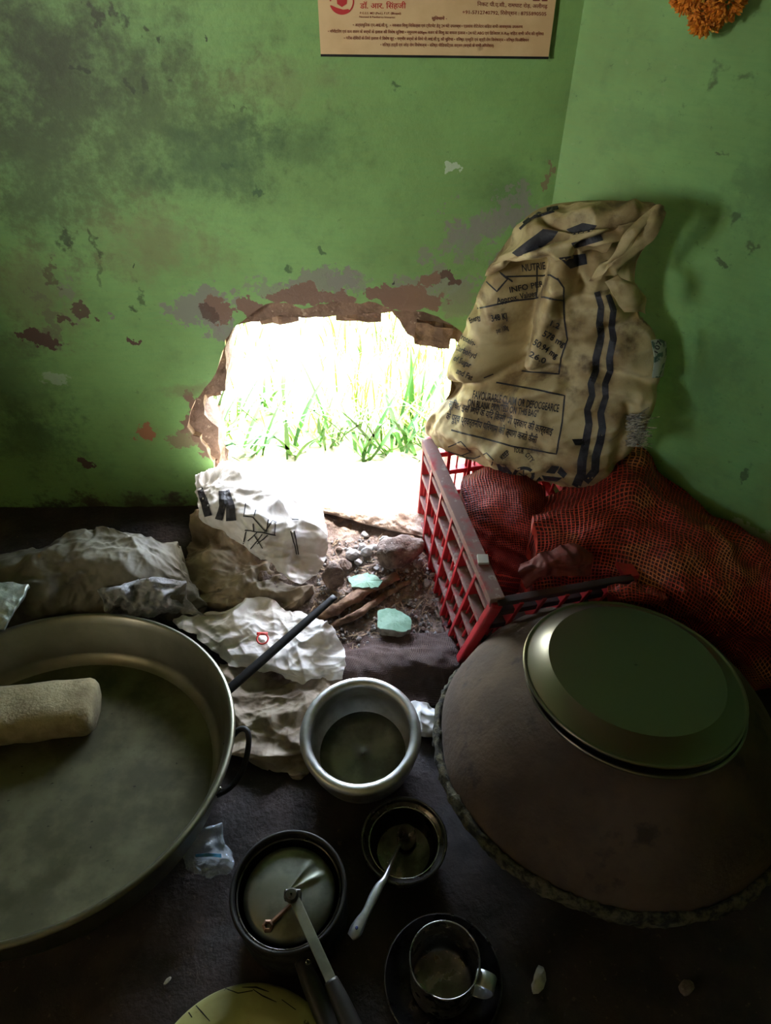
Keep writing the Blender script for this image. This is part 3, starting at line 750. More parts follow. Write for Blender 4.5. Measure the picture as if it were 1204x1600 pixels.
# --- pressure cooker with its lid dropped in
kc = np.array([-0.156, 0.403, 0.132])
ck = empty('pressure_cooker', (kc[0], kc[1], 0), 'soot-dark pressure cooker with inner steel lid and long black handle', 'pressure cooker')
out = [(0.06, -0.132), (0.082, -0.130), (0.091, -0.118), (0.092, -0.04), (0.091, -0.006)] + rim_arc(0.0905, 0, 0.0035, -80, 190, 8)
inn = [(0.086, -0.006), (0.0845, -0.030), (0.086, -0.11), (0.07, -0.125)]
V, F = vessel(out, inn, kc, (0, 0, 1), seg=96); obj('body', V, F, M['soot_metal'], ck, sharp=50)
V, F = lathe([(0.0835 + 0.0022 * math.cos(t), -0.010 + 0.0022 * math.sin(t)) for t in np.linspace(0, 6.283, 8, endpoint=False)], kc, seg=96, close=True)
obj('gasket', V, F, M['dark_steel'], ck)
lid_p = [(0.002, -0.007), (0.02, -0.007), (0.045, -0.009), (0.064, -0.012), (0.0725, -0.016), (0.0745, -0.022), (0.072, -0.025), (0.05, -0.022), (0.002, -0.02)]
V, F = lathe(lid_p, kc, seg=96, close=True)
r2 = V - kc; a2 = np.arctan2(r2[:, 1], r2[:, 0]); rr = np.hypot(r2[:, 0], r2[:, 1])
for A0 in (0.95, 0.45): V[:, 2] += 0.004 * np.exp(-((a2 - A0) / 0.12) ** 2) * np.clip(rr / 0.03, 0, 1) * np.clip((0.07 - rr) / 0.02, 0, 1)
lid = obj('lid', V, F, M['alu_in'], ck, sharp=50); tag(lid, 'steel inner lid')
hub = Zp(456, 1402, 0.148)
V, F = lathe([(0.002, 0), (0.010, 0), (0.0105, 0.008), (0.008, 0.012), (0.002, 0.0125)], hub - (0, 0, 0.024), seg=24, close=True); 
V[:, 2] += 0.026
obj('bolt', V, F, M['dark_steel'], lid, sharp=40)
h0 = Zp(454, 1392, 0.146); h1 = Zp(519, 1536, 0.150)
V, F = beam(h0, h1, 0.016, 0.003, np.cross(h1 - h0, (0, 0, 1))); bevel_mod(obj('handle_strap', V, F, M['alu_in'], lid, smooth=False), 0.001)
V, F = beam(Zp(444, 1399, 0.139), Zp(471, 1399, 0.139), 0.014, 0.018, (0, 1, 0)); bevel_mod(obj('bracket', V, F, M['dark_steel'], lid, smooth=False), 0.002)
h2 = Zp(566, 1640, 0.150)
V, F = tube([h1 - (h1 - h0) * 0.03, h1 + (h2 - h1) * 0.3, h1 + (h2 - h1) * 0.7, h2], [0.010, 0.013, 0.014, 0.012], 12, 0.7, sub=5); tag(obj('handle_grip', V, F, M['black_plastic'], lid), 'black grip')
w0 = Zp(418, 1446, 0.128)
M['rust'] = mat('rust_stained_steel', srgb(124, 92, 72), srgb(92, 66, 52), 40, rough=0.5, metal=0.5, bump=0.3)
V, F = lathe([(0.004, 0.002), (0.009, 0), (0.0095, 0.012), (0.006, 0.014), (0.0045, 0.012)], w0 - (0, 0, 0.012), seg=6, close=True); tag(obj('vent_nut', V, F, M['rust'], lid, smooth=False), 'rusty hexagonal vent nut')
V, F = beam(Zp(425, 1440, 0.124), Zp(455, 1412, 0.128), 0.016, 0.004, (0.6, 0.6, 0)); bevel_mod(obj('lever', V, F, M['rust'], lid, smooth=False), 0.001)
g0 = Zp(470, 1500, 0.09); g1 = Zp(512, 1600, 0.095)
V, F = tube([g0, g0 + (g1 - g0) * 0.35, g0 + (g1 - g0) * 0.8, g1 + (g1 - g0) * 0.3], [0.011, 0.014, 0.015, 0.013], 12, 0.8, sub=5)
lh = obj('body_handle', V, F, M['black_plastic'], ck); tag(lh, 'black handle of the cooker body')
V, F = lathe([(0.002, 0.004), (0.004, 0.0035), (0.0045, 0), (0.002, 0)], Zp(481, 1503, 0.1035), seg=14, close=True); obj('screw', V, F, M['steel'], lh)

# --- steel bowl with a spoon in it
bc = np.array([0.033, 0.509, 0.062])
bw = empty('steel_bowl', (bc[0], bc[1], 0), 'small dark steel bowl with a lighter inner ring, spoon in it', 'bowl')
out = [(0.04, -0.060), (0.055, -0.058), (0.066, -0.045), (0.073, -0.005)] + rim_arc(0.0745, 0, 0.003, -90, 190, 8)
inn = [(0.0705, -0.006), (0.064, -0.010), (0.0625, -0.012), (0.0615, -0.016), (0.058, -0.04), (0.048, -0.053), (0.03, -0.056)]
V, F = vessel(out, inn, bc, (0, 0, 1), seg=96); obj('body', V, F, M['dark_steel'], bw, sharp=40)
V, F = lathe([(0.0625 + 0.0014 * math.cos(t), -0.0105 + 0.0014 * math.sin(t)) for t in np.linspace(0, 6.283, 8, endpoint=False)], bc, seg=96, close=True); obj('inner_ring', V, F, M['steel'], bw)
M['spoon'] = mat('pale_spoon_steel', srgb(206, 208, 212), srgb(180, 182, 188), 30, rough=0.35, metal=0.9, bump=0.03)
sp = empty('spoon', tuple(Zp(555, 1460, 0.06)), 'steel spoon with a flared pale handle, its bowl in the dark steel bowl', 'spoon')
path_px = [(624, 1320, 0.022, 4), (612, 1345, 0.055, 4.2), (601, 1372, 0.071, 6.5), (592, 1385, 0.074, 9.5), (583, 1402, 0.076, 10.5), (572, 1425, 0.077, 9.5), (562, 1442, 0.077, 13), (555, 1455, 0.077, 14.5), (547, 1464, 0.076, 9)]
P = smooth_path([list(Zp(x, y, z)) + [w / FPX * 1.33 / 2 * 1.0] for x, y, z, w in path_px], 5)
V = []; F = []
for i in range(len(P)):
    t = P[min(i + 1, len(P) - 1), :3] - P[max(i - 1, 0), :3]; s = np.cross(t, (0, 0, 1)); s /= np.linalg.norm(s); n_ = np.cross(s, t); n_ /= np.linalg.norm(n_)
    w = P[i, 3] * 1.25
    for u, h in ((-1, 0), (-0.6, 0.0016), (0, 0.0022), (0.6, 0.0016), (1, 0), (0.5, -0.0006), (-0.5, -0.0006)):
        V.append(P[i, :3] + s * w * u + n_ * h)
m = 7
for i in range(len(P) - 1):
    for k in range(m): F.append((i * m + k, i * m + (k + 1) % m, (i + 1) * m + (k + 1) % m, (i + 1) * m + k))
F += [tuple(range(m)), tuple((len(P) - 1) * m + k for k in range(m))]
obj('handle', V, F, M['spoon'], sp)
M['blue'] = mat('blue_dot', srgb(40, 60, 150), rough=0.5, bump=0)
V, F = lathe([(0.0005, 0.0), (0.0024, 0.0), (0.0024, 0.002), (0.0005, 0.002)], Zp(557, 1450, 0.0795), seg=14, close=True); tag(obj('hole_dot', V, F, M['blue'], sp), 'blue dot at the handle end')
sb = Zp(634, 1308, 0.014)
V, F = lathe([(0.002, 0.0), (0.010, 0.0015), (0.017, 0.006), (0.018, 0.0065), (0.0165, 0.007), (0.010, 0.003), (0.002, 0.0015)], sb, (0.1, -0.25, 1), seg=32, close=True)
q = V - sb; V = sb + q * (1, 1.35, 1); obj('spoon_bowl', V, F, M['dark_steel'], sp)

# --- steel plate with the mug
sc_ = np.array([0.092, 0.306, 0.028])
dish = empty('steel_dish', (sc_[0], sc_[1], 0), 'dark steel dish standing under the dented steel mug', 'dish')
out = [(0.05, -0.028), (0.068, -0.027), (0.078, -0.018), (0.0925, -0.001)] + rim_arc(0.0935, 0, 0.0017, -60, 180, 6)
inn = [(0.0905, -0.002), (0.076, -0.0185), (0.066, -0.0255), (0.03, -0.0262)]
V, F = vessel(out, inn, sc_, (0, 0, 1), seg=96); obj('body', V, F, M['dark_steel'], dish, sharp=50)
mb_c = np.array([0.092, 0.305, 0.004])
mug = empty('steel_mug', (mb_c[0], mb_c[1], 0.004), 'dented steel mug with a broad strap handle standing in the dish', 'mug')
mn_ = (-0.01, 0.06, 1)
out = [(0.03, 0.0), (0.050, 0.001), (0.0515, 0.004), (0.0525, 0.05), (0.0533, 0.104)] + rim_arc(0.0535, 0.106, 0.0014, -60, 190, 6)
inn = [(0.0523, 0.104), (0.0512, 0.05), (0.0495, 0.008), (0.045, 0.0035), (0.025, 0.003)]
V, F = vessel(out, inn, mb_c, mn_, seg=96)
q = V - mb_c; a2 = np.arctan2(q[:, 1], q[:, 0]); dd = np.exp(-((a2 + 2.1) / 0.22) ** 2) * np.clip(q[:, 2] / 0.1, 0, 1) ** 2
V[:, :2] -= q[:, :2] * (0.05 * dd)[:, None]; V[:, 2] -= 0.006 * dd
M['mug'] = mat('mug_steel', srgb(140, 138, 138), srgb(104, 102, 102), 22, rough=0.33, rvar=0.1, metal=0.95, bump=0.05, bscale=70)
obj('body', V, F, M['mug'], mug, sharp=60)
hd = np.array([0.92, -0.35, 0]); hd /= np.linalg.norm(hd); hs = np.array([-hd[1], hd[0], 0]); top = mb_c + (0, 0.006, 0)
V = []; F = []
hpath = smooth_path([top + hd * 0.050 + (0, 0, 0.088), top + hd * 0.064 + (0, 0, 0.093), top + hd * 0.078 + (0, 0, 0.086), top + hd * 0.080 + (0, 0, 0.06), top + hd * 0.070 + (0, 0, 0.03), top + hd * 0.050 + (0, 0, 0.022)], 6)
tn = np.gradient(hpath, axis=0); tn /= np.linalg.norm(tn, axis=1)[:, None]
for p, t in zip(hpath, tn):
    nn = np.cross(t, hs)
    for u, h in ((-0.0115, 0), (-0.010, 0.0012), (0.010, 0.0012), (0.0115, 0), (0.010, -0.0012), (-0.010, -0.0012)): V.append(p + hs * u + nn * h)
for i in range(len(hpath) - 1):
    for k in range(6): F.append((i * 6 + k, i * 6 + (k + 1) % 6, (i + 1) * 6 + (k + 1) % 6, (i + 1) * 6 + k))
F += [tuple(range(6)), tuple((len(hpath) - 1) * 6 + k for k in range(6))]
obj('handle', V, F, M['spoon'], mug, sharp=40)

# --- yellow-green plastic lid
M['lid'] = mat('stained_yellow_plastic', srgb(176, 174, 112), srgb(150, 148, 92), 10, 0.35, 0.65, srgb(70, 66, 40), 40, 0.66, 0.7, rough=0.5, bump=0.1)
lc = Zp(376, 1728, 0.05); r_ = 0.150
tub = empty('plastic_tub', (lc[0], lc[1], 0.0), 'shallow yellowish plastic tub closed by a scratched round ringed lid', 'tub')
V, F = lathe([(0.002, 0.006), (0.055, 0.006), (0.062, 0.010), (0.069, 0.006), (0.095, 0.005), (0.101, 0.013), (0.108, 0.015), (0.116, 0.012), (0.138, 0.010), (r_ - 0.004, 0.006), (r_, 0.0), (r_, -0.022), (r_ - 0.003, -0.022), (r_ - 0.004, -0.002), (0.1, 0.001), (0.002, 0.001)], lc, (0, 0.02, 1), seg=110, close=True)
obj('lid', V, F, M['lid'], tub, sharp=40); lidb = bvh_of(V, F)
decal('scratch_marks', [strip2d([(352, 1545), (372, 1552), (395, 1548)], 1.6), strip2d([(395, 1546), (410, 1556), (432, 1566)], [1.2, 2.4, 1]), strip2d([(378, 1543), (400, 1543), (420, 1550)], [1, 3, 1]), strip2d([(300, 1565), (312, 1578), (328, 1596)], [1, 2.4, 1.2]), strip2d([(292, 1578), (300, 1590)], 2.0), strip2d([(440, 1562), (462, 1578)], 1.4)], lidb, M['iron'], tub, off=0.0006)
V, F = lathe([(0.08, 0.0), (0.125, 0.002), (0.137, 0.03), (0.137, 0.045), (0.13, 0.045), (0.08, 0.008)], (lc[0], lc[1], -0.002), seg=60, close=True)
obj('body', V, F, M['lid'], tub)

# ================================================================== RUBBLE UNDER THE HOLE
M['stone'] = mat('grey_stone', srgb(150, 148, 146), srgb(118, 114, 110), 30, rough=0.9, bump=0.6, bscale=120, bdist=0.003)
M['clod'] = mat('earth_clod', srgb(126, 108, 98), srgb(92, 78, 70), 30, 0.4, 0.6, srgb(156, 146, 138), 90, 0.58, 0.7, rough=1.0, bump=1.0, bscale=120, bdist=0.006)
M['stick'] = mat('dry_stick', srgb(138, 110, 88), srgb(92, 68, 52), 30, rough=0.95, bump=0.9, bscale=60, bdist=0.005, stretch=(1, 1, 1))
M['mint'] = mat('mint_paint_chip', srgb(152, 190, 166), srgb(128, 168, 142), 30, 0.4, 0.6, srgb(104, 140, 112), 90, 0.66, 0.7, rough=0.8, bump=0.6, bscale=110)
M['chipside'] = mat('chip_plaster', srgb(150, 148, 138), srgb(120, 116, 106), 50, rough=0.95, bump=0.6)
stones = [(540, 886, 13), (550, 872, 14), (573, 866, 13), (560, 882, 8), (653, 886, 10), (647, 911, 6), (666, 914, 9), (669, 1011, 8), (550, 929, 9), (565, 856, 8), (586, 857, 6), (546, 862, 6), (655, 918, 7), (637, 893, 5), (600, 880, 6), (612, 892, 5), (595, 925, 5), (640, 945, 5), (682, 940, 6), (690, 960, 5), (577, 952, 5), (560, 1000, 5), (640, 1002, 4), (536, 935, 6), (530, 860, 7), (675, 900, 6), (588, 890, 5), (545, 905, 5), (660, 985, 5), (605, 1010, 4), (570, 838, 8), (600, 845, 9)]
for i, (x, y, r) in enumerate(stones):
    p = on_mound(x, y); r_m = r / FPX * 1.62
    V, F = rock(p - (0, 0, r_m * 0.15), r_m, 200 + i, 0.75, 0.25, sub=2)
    o = obj('rubble_stone', V, F, M['stone'] if i % 4 else M['clod'], smooth=False)
    tag(o, 'small grey stone in the rubble on the earth heap', 'stone', 'rubble stones')
p = on_mound(522, 914); V, F = rock(p, np.array([0.034, 0.03, 0.04]), 301, sub=3, rough=0.3, facets=8); tag(obj('earth_clod', V, F, M['clod']), 'big rounded grey-brown clod beside the green paint flake', 'clod')
p = on_mound(622, 872); V, F = rock(p - (0, 0, 0.01), np.array([0.06, 0.032, 0.04]), 302, sub=3, rough=0.55); tag(obj('earth_clod', V, F, M['clod']), 'long dark crumbling clod with straw beside the crate', 'clod')
p = on_mound(697, 982); V, F = rock(p, 0.013, 303); M['maroon'] = mat('maroon', srgb(80, 42, 44), srgb(58, 34, 34), 40); tag(obj('onion_skin_scrap', V, F, M['maroon'], smooth=False), 'small dark maroon scrap on the earth beside the crate', 'scrap')
def chip(name, poly, z0, th, seed, label):
    """broken flake of painted plaster, painted face up"""
    P0 = np.array([Zp(x, y, z0 + dz_) for x, y, dz_ in poly]); rg = np.random.default_rng(seed); P = []
    for a_, b_ in zip(P0, np.roll(P0, -1, 0)):
        for q in range(4): P.append(a_ + (b_ - a_) * q / 4 + rg.normal(size=3) * (0.0013, 0.0013, 0.0))
    P = np.array(P); n = len(P)
    c = P.mean(0); root = empty(name, (c[0], c[1], P[:, 2].min() - th), label, 'plaster chip')
    Q = np.vstack([P, c + (0, 0, 0.001)]); obj('painted_face', np.vstack([Q, Q - (0, 0, 0.002)]), [(i, (i + 1) % n, n) for i in range(n)] + [(n + 1 + i, n + 1 + (i + 1) % n, 2 * n + 1) for i in range(n)] + [(i, (i + 1) % n, n + 1 + (i + 1) % n, n + 1 + i) for i in range(n)], M['mint'], root, smooth=False)
    B1 = c + (P - c) * 1.01 - (0, 0, 0.0021); B2 = c + (P - c) * rg.uniform(0.8, 0.98, (n, 1)) - (0, 0, th)
    obj('plaster_back', np.vstack([B1, B2]), [(i, (i + 1) % n, n + (i + 1) % n, n + i) for i in range(n)] + [tuple(range(n)), tuple(range(n, 2 * n))], M['chipside'], root, smooth=False)
chip('plaster_chip', [(590, 955, 0.004), (604, 950, 0.006), (622, 952, 0.006), (643, 968, 0.002), (641, 984, -0.004), (625, 987, -0.004), (608, 984, -0.003), (589, 980, -0.002)], 0.055, 0.03, 1, 'thick chunk of mint green painted plaster on the bare earth')
chip('plaster_chip', [(544, 905, 0), (555, 899, 0.002), (575, 895, 0.004), (588, 900, 0.004), (599, 908, 0.0), (590, 917, -0.002), (572, 918, -0.003), (550, 917, -0.003)], 0.074, 0.010, 2, 'thin flake of mint green paint lying among the grey stones')
def stick(name, pts, rads, seed, label):
    P = [on_mound(x, y) + (0, 0, dz_) for x, y, dz_ in pts]
    V, F = tube(P, rads, 12, sub=10); V += np.stack([fbm(V * 45 + q * 7, seed + q, 3) for q in range(3)], 1) * 0.004
    tag(obj(name, V, F, M['stick']), label, 'stick')
stick('dry_stick', [(497, 968, 0.012), (530, 955, 0.016), (575, 928, 0.018), (622, 905, 0.012)], [0.013, 0.014, 0.013, 0.009], 401, 'thick dry brown stick lying across the rubble')
stick('dry_stick', [(512, 985, 0.008), (555, 965, 0.010), (600, 935, 0.010), (640, 912, 0.010)], [0.006, 0.009, 0.008, 0.005], 402, 'thin crooked stick alongside the thick one on the rubble')
stick('broken_lath', [(590, 874, 0.02), (612, 868, 0.03), (645, 852, 0.03)], [0.008, 0.012, 0.008], 403, 'short frayed piece of wood on top of the rubble by the crate')
# loose straw and grit: nobody could count it
rg = np.random.default_rng(5); SV = []; SF = []
M['straw'] = mat('straw_bits', srgb(158, 138, 112), srgb(110, 92, 76), 25, rough=1.0, bump=0)
for i in range(1100):
    x, y = rg.uniform(490, 715), rg.uniform(840, 1050)
    if x > 660 + (y - 840) * 0.28: continue
    p = on_mound(x, y); an = rg.uniform(0, 6.28); l = rg.uniform(0.004, 0.022) * (1 if rg.uniform() < 0.7 else 1.8); w = rg.uniform(0.0006, 0.0014)
    d = np.array([math.cos(an), math.sin(an), rg.uniform(-0.1, 0.35)]); s = np.array([-d[1], d[0], 0]); b = len(SV)
    a0 = p + (0, 0, 0.002); mid_ = a0 + d * l * 0.5 + (0, 0, l * 0.08); b0 = a0 + d * l
    SV += [a0 - s * w, a0 + s * w, mid_ - s * w, mid_ + s * w, b0 - s * w * 0.5, b0 + s * w * 0.5, mid_ + (0, 0, w * 1.3)]
    SF += [(b, b + 1, b + 3, b + 2), (b + 2, b + 3, b + 5, b + 4), (b, b + 6, b + 1), (b + 4, b + 5, b + 6)]
tag(obj('loose_straw', SV, SF, M['straw'], smooth=False), 'loose straw bits scattered over the earth heap', 'straw', kind='stuff')
GV = []; GF = []
for i in range(900):
    x, y = rg.uniform(490, 712), rg.uniform(842, 1045)
    if x > 660 + (y - 840) * 0.28: continue
    p = on_mound(x, y); V, F = rock(p - (0, 0, 0.001), rg.uniform(0.0016, 0.0055), 1000 + i, 0.8, 0.2, sub=1, facets=2)
    b = len(GV); GV += list(V); GF += [tuple(k + b for k in f) for f in F]
tag(obj('grit', GV, GF, M['stone'], smooth=False), 'fine grit and crumbs of mortar over the earth heap', 'grit', kind='stuff')

# jute sacking over the front edge of the heap
def weave_mat(name, c1, c2, freq, gap, rough=0.85, dirt=None, bumpd=0.0015, gaphi=0.30, orange=None):
    t = NT(name); uv = t.n('TexCoord').outputs['UV']; sep = t.n('SeparateXYZ'); t.l(uv, sep.inputs[0])
    obv = t.n('TexCoord').outputs['Object']; wob = t.math('MULTIPLY', t.math('SUBTRACT', t.noise(obv, 18, 3), 0.5), 0.012)
    def thread(ax):
        s = t.math('SINE', t.math('MULTIPLY', t.math('ADD', sep.outputs[ax], wob), freq)); return t.math('ABSOLUTE', s)
    a, b = thread(0), thread(1); g = t.math('MINIMUM', a, b)
    fac = t.rng(g, gaphi - 0.12, gaphi + 0.12)
    thr = t.mix(t.rng(t.noise(obv, 22), 0.35, 0.65), c1, c2)
    if orange is not None: thr = t.mix(t.rng(t.noise(obv, 7, 3), 0.5, 0.62), thr, orange)
    if dirt is not None: thr = t.mix(t.rng(t.noise(obv, 9, 5), 0.45, 0.7, 0, 0.7), thr, dirt)
    t.l(t.mix(fac, thr, gap), t.b.inputs['Base Color']); t.b.inputs['Roughness'].default_value = rough
    t.bump(t.math('SUBTRACT', 1.0, g), 0.8, bumpd)
    return t.m
M['jute'] = weave_mat('jute_weave', srgb(128, 102, 88), srgb(98, 76, 66), 900, srgb(60, 44, 40), dirt=srgb(112, 98, 90), gaphi=0.25)
V, F, UV = cloth([[(520, 985, 0.024), (580, 992, 0.03), (640, 990, 0.032), (705, 985, 0.022)],
                  [(515, 1022, 0.035), (580, 1020, 0.042), (640, 1015, 0.046), (712, 1015, 0.036)],
                  [(525, 1050, 0.034), (590, 1045, 0.042), (650, 1038, 0.046), (716, 1040, 0.036)],
                  [(530, 1080, 0.010), (600, 1078, 0.012), (660, 1070, 0.014), (712, 1068, 0.012)],
                  [(530, 1100, 0.004), (600, 1100, 0.004), (660, 1100, 0.004), (700, 1100, 0.004)]], 100, 80, 61, amp=0.004, lam=(0.03, 0.09), edge=0.006, skirt=0.0)
tag(obj('jute_sack', V, F, M['jute'], uv=UV), 'brown jute sacking over the front edge of the earth heap', 'sack')

# ================================================================== WHITE PLASTIC SACKS ON THE LEFT
M['white_sack'] = mat('white_woven_sack', srgb(228, 226, 222), srgb(200, 194, 184), 12, 0.4, 0.65, srgb(140, 128, 108), 26, 0.66, 0.78, rough=0.55, bump=0.25, bscale=200, bdist=0.001)
M['grey_sack'] = mat('grimy_white_sack', srgb(112, 106, 88), srgb(82, 76, 60), 10, 0.35, 0.65, srgb(56, 50, 38), 22, 0.62, 0.75, rough=0.65, bump=0.3, bscale=160, bdist=0.0015)
M['tan_sack'] = mat('tan_dirty_sack', srgb(160, 146, 124), srgb(120, 104, 84), 12, 0.35, 0.65, srgb(84, 70, 54), 24, 0.6, 0.75, rough=0.7, bump=0.3, bscale=160, bdist=0.0015)
M['ink'] = mat('black_print', srgb(30, 28, 30), srgb(44, 42, 44), 60, rough=0.6, bump=0)
V, F, UV = cloth([[(-60, 875, 0.09), (60, 852, 0.13), (150, 830, 0.165), (215, 832, 0.16), (275, 845, 0.13), (292, 850, 0.10)],
                  [(-60, 905, 0.12), (60, 885, 0.15), (150, 865, 0.175), (215, 865, 0.165), (275, 880, 0.13), (300, 890, 0.09)],
                  [(-60, 940, 0.12), (60, 922, 0.14), (150, 905, 0.145), (215, 905, 0.135), (280, 915, 0.10), (310, 925, 0.07)],
                  [(-60, 975, 0.10), (60, 955, 0.10), (150, 945, 0.09), (215, 945, 0.08), (280, 950, 0.06), (320, 950, 0.05)],
                  [(-60, 1000, 0.05), (60, 985, 0.04), (150, 975, 0.03), (215, 972, 0.02), (270, 972, 0.02), (310, 975, 0.015)]], 200, 140, 71, amp=0.014, lam=(0.05, 0.2), nf=9, skirt=0.0, lump=0.006)
tag(obj('flour_sack', V, F, M['grey_sack'], uv=UV), 'grimy white filled sack lying at the foot of the wall behind the pan', 'sack')
V, F, UV = cloth([[(150, 925, 0.140), (195, 912, 0.146), (240, 905, 0.142), (285, 912, 0.112)],
                  [(165, 945, 0.112), (205, 935, 0.118), (245, 930, 0.115), (300, 935, 0.085)],
                  [(175, 968, 0.07), (215, 962, 0.075), (265, 962, 0.068), (318, 958, 0.062)]], 70, 50, 77, amp=0.014, lam=(0.015, 0.06), nf=10, edge=0.012, thick=0.006, fine=0.005)
M['cement'] = mat('caked_grey_mortar', srgb(150, 150, 148), srgb(112, 112, 108), 26, rough=1.0, bump=0.9, bscale=110, bdist=0.005)
tag(obj('mortar_cake', V, F, M['cement'], uv=UV), 'grey crust of spilt dried mortar on the grimy sack', 'mortar')
V, F, UV = cloth([[(292, 800, 0.100), (330, 790, 0.110), (400, 800, 0.120), (470, 830, 0.080)],
                  [(285, 850, 0.080), (340, 840, 0.100), (410, 850, 0.090), (490, 870, 0.050)],
                  [(290, 895, 0.060), (350, 890, 0.080), (420, 895, 0.070), (485, 900, 0.045)],
                  [(300, 920, 0.060), (350, 925, 0.080), (410, 930, 0.080), (480, 930, 0.060)],
                  [(320, 940, 0.060), (360, 945, 0.060), (415, 955, 0.060), (465, 945, 0.060)]], 180, 150, 73, amp=0.030, lam=(0.05, 0.16), nf=9, edge=0.012, skirt=0.02)
tag(obj('crumpled_sack', V, F, M['tan_sack'], uv=UV), 'crumpled tan plastic sack under the printed white sack by the hole', 'sack')
wsV, wsF, UV = cloth([[(335, 735, 0.11), (365, 720, 0.14), (430, 722, 0.15), (485, 742, 0.14)],
                  [(298, 745, 0.195), (350, 728, 0.235), (425, 735, 0.225), (496, 765, 0.17)],
                  [(303, 785, 0.185), (365, 778, 0.225), (435, 785, 0.215), (506, 808, 0.155)],
                  [(322, 812, 0.150), (380, 825, 0.185), (450, 835, 0.17), (510, 838, 0.125)],
                  [(352, 822, 0.125), (388, 858, 0.14), (445, 872, 0.13), (508, 865, 0.09)],
                  [(378, 850, 0.115), (412, 880, 0.115), (462, 912, 0.09), (498, 900, 0.07)]], 190, 160, 79, amp=0.020, lam=(0.06, 0.22), nf=7, edge=0.006, thick=0.004, micro=0.0035)
ws = empty('printed_sack', tuple(Zp(410, 900, 0.03)), 'crumpled white plastic sack with black print draped over the sill of the hole', 'sack')
obj('cloth', wsV, wsF, M['white_sack'], ws, uv=UV)
wb = bvh_of(wsV, wsF)
decal('bold_print', [strip2d([(312, 762), (320, 785), (326, 806)], [9, 12, 12]), strip2d([(303, 760), (306, 780), (312, 797)], [4, 5, 4]), strip2d([(349, 768), (348, 790), (342, 812)], [14, 10, 12]), strip2d([(352, 768), (360, 790), (362, 813)], [14, 13, 16])], wb, M['ink'], ws, off=0.002)
decal('line_print', [strip2d(p, 1.8) for p in ([(384, 787), (381, 806), (395, 808), (414, 830)], [(400, 797), (397, 806)], [(383, 828), (401, 831), (430, 836)], [(396, 818), (397, 830)], [(419, 812), (416, 832)], [(430, 815), (428, 836), (413, 833), (425, 814), (432, 817)], [(385, 830), (379, 858)], [(388, 845), (402, 832)], [(402, 850), (418, 836)], [(392, 858), (410, 835)], [(410, 856), (398, 836)], [(454, 830), (459, 850), (463, 866)], [(459, 830), (466, 866)], [(456, 812), (466, 812)])], wb, M['ink'], ws, off=0.002)
V, F, UV = cloth([[(325, 955, 0.06), (395, 935, 0.075), (455, 945, 0.085), (500, 962, 0.08)],
                  [(268, 970, 0.055), (350, 962, 0.07), (440, 970, 0.085), (520, 985, 0.085)],
                  [(300, 990, 0.05), (375, 1000, 0.065), (450, 1010, 0.075), (530, 1010, 0.075)],
                  [(325, 1012, 0.045), (395, 1030, 0.055), (465, 1045, 0.055), (536, 1042, 0.06)],
                  [(345, 1030, 0.035), (405, 1045, 0.04), (470, 1060, 0.04), (533, 1060, 0.04)]], 200, 150, 83, amp=0.013, lam=(0.03, 0.12), nf=10, edge=0.012, thick=0.004)
tag(obj('flattened_sack', V, F, M['white_sack'], uv=UV), 'creased flattened white sack on the floor beside the black bar', 'sack')
V, F, UV = cloth([[(340, 1035, 0.03), (420, 1042, 0.035), (490, 1050, 0.035), (548, 1055, 0.03)],
                  [(345, 1085, 0.03), (425, 1085, 0.05), (500, 1075, 0.05), (548, 1075, 0.03)],
                  [(350, 1130, 0.02), (425, 1135, 0.04), (490, 1125, 0.045), (530, 1110, 0.02)],
                  [(355, 1165, 0.01), (420, 1175, 0.02), (470, 1180, 0.02), (510, 1160, 0.01)],
                  [(375, 1190, 0.004), (425, 1205, 0.008), (468, 1218, 0.006), (492, 1195, 0.004)]], 180, 170, 87, amp=0.014, lam=(0.03, 0.10), nf=10, edge=0.012, thick=0.003, zmin=0.002)
tag(obj('crumpled_sheet', V, F, M['tan_sack'], uv=UV), 'dirty tan plastic sheet crumpled between the big pan and the aluminium pot', 'plastic sheet')
V, F, UV = cloth([[(640, 1095, 0.03), (662, 1092, 0.035), (684, 1100, 0.03)], [(640, 1120, 0.02), (662, 1118, 0.03), (684, 1122, 0.025)], [(645, 1150, 0.004), (665, 1150, 0.01), (680, 1150, 0.006)]], 50, 50, 91, amp=0.012, lam=(0.015, 0.05), edge=0.008, thick=0.003)
tag(obj('plastic_scrap', V, F, M['white_sack'], uv=UV), 'scrap of crumpled white plastic between aluminium pot and clay dome', 'scrap')
M['silver'] = mat('silver_packet', srgb(176, 182, 172), srgb(140, 148, 136), 30, rough=0.35, metal=0.6, bump=0.5, bscale=260)
V, F, UV = cloth([[(-90, 905, 0.17), (-20, 905, 0.18), (42, 912, 0.175)], [(-90, 935, 0.18), (-20, 935, 0.19), (28, 940, 0.175)], [(-90, 985, 0.16), (-30, 985, 0.165), (4, 980, 0.16)]], 50, 50, 93, amp=0.006, edge=0.003, thick=0.012)
tag(obj('silver_packet', V, F, M['silver'], uv=UV), 'silver-grey packet corner lying on the grimy sack behind the pan', 'packet')
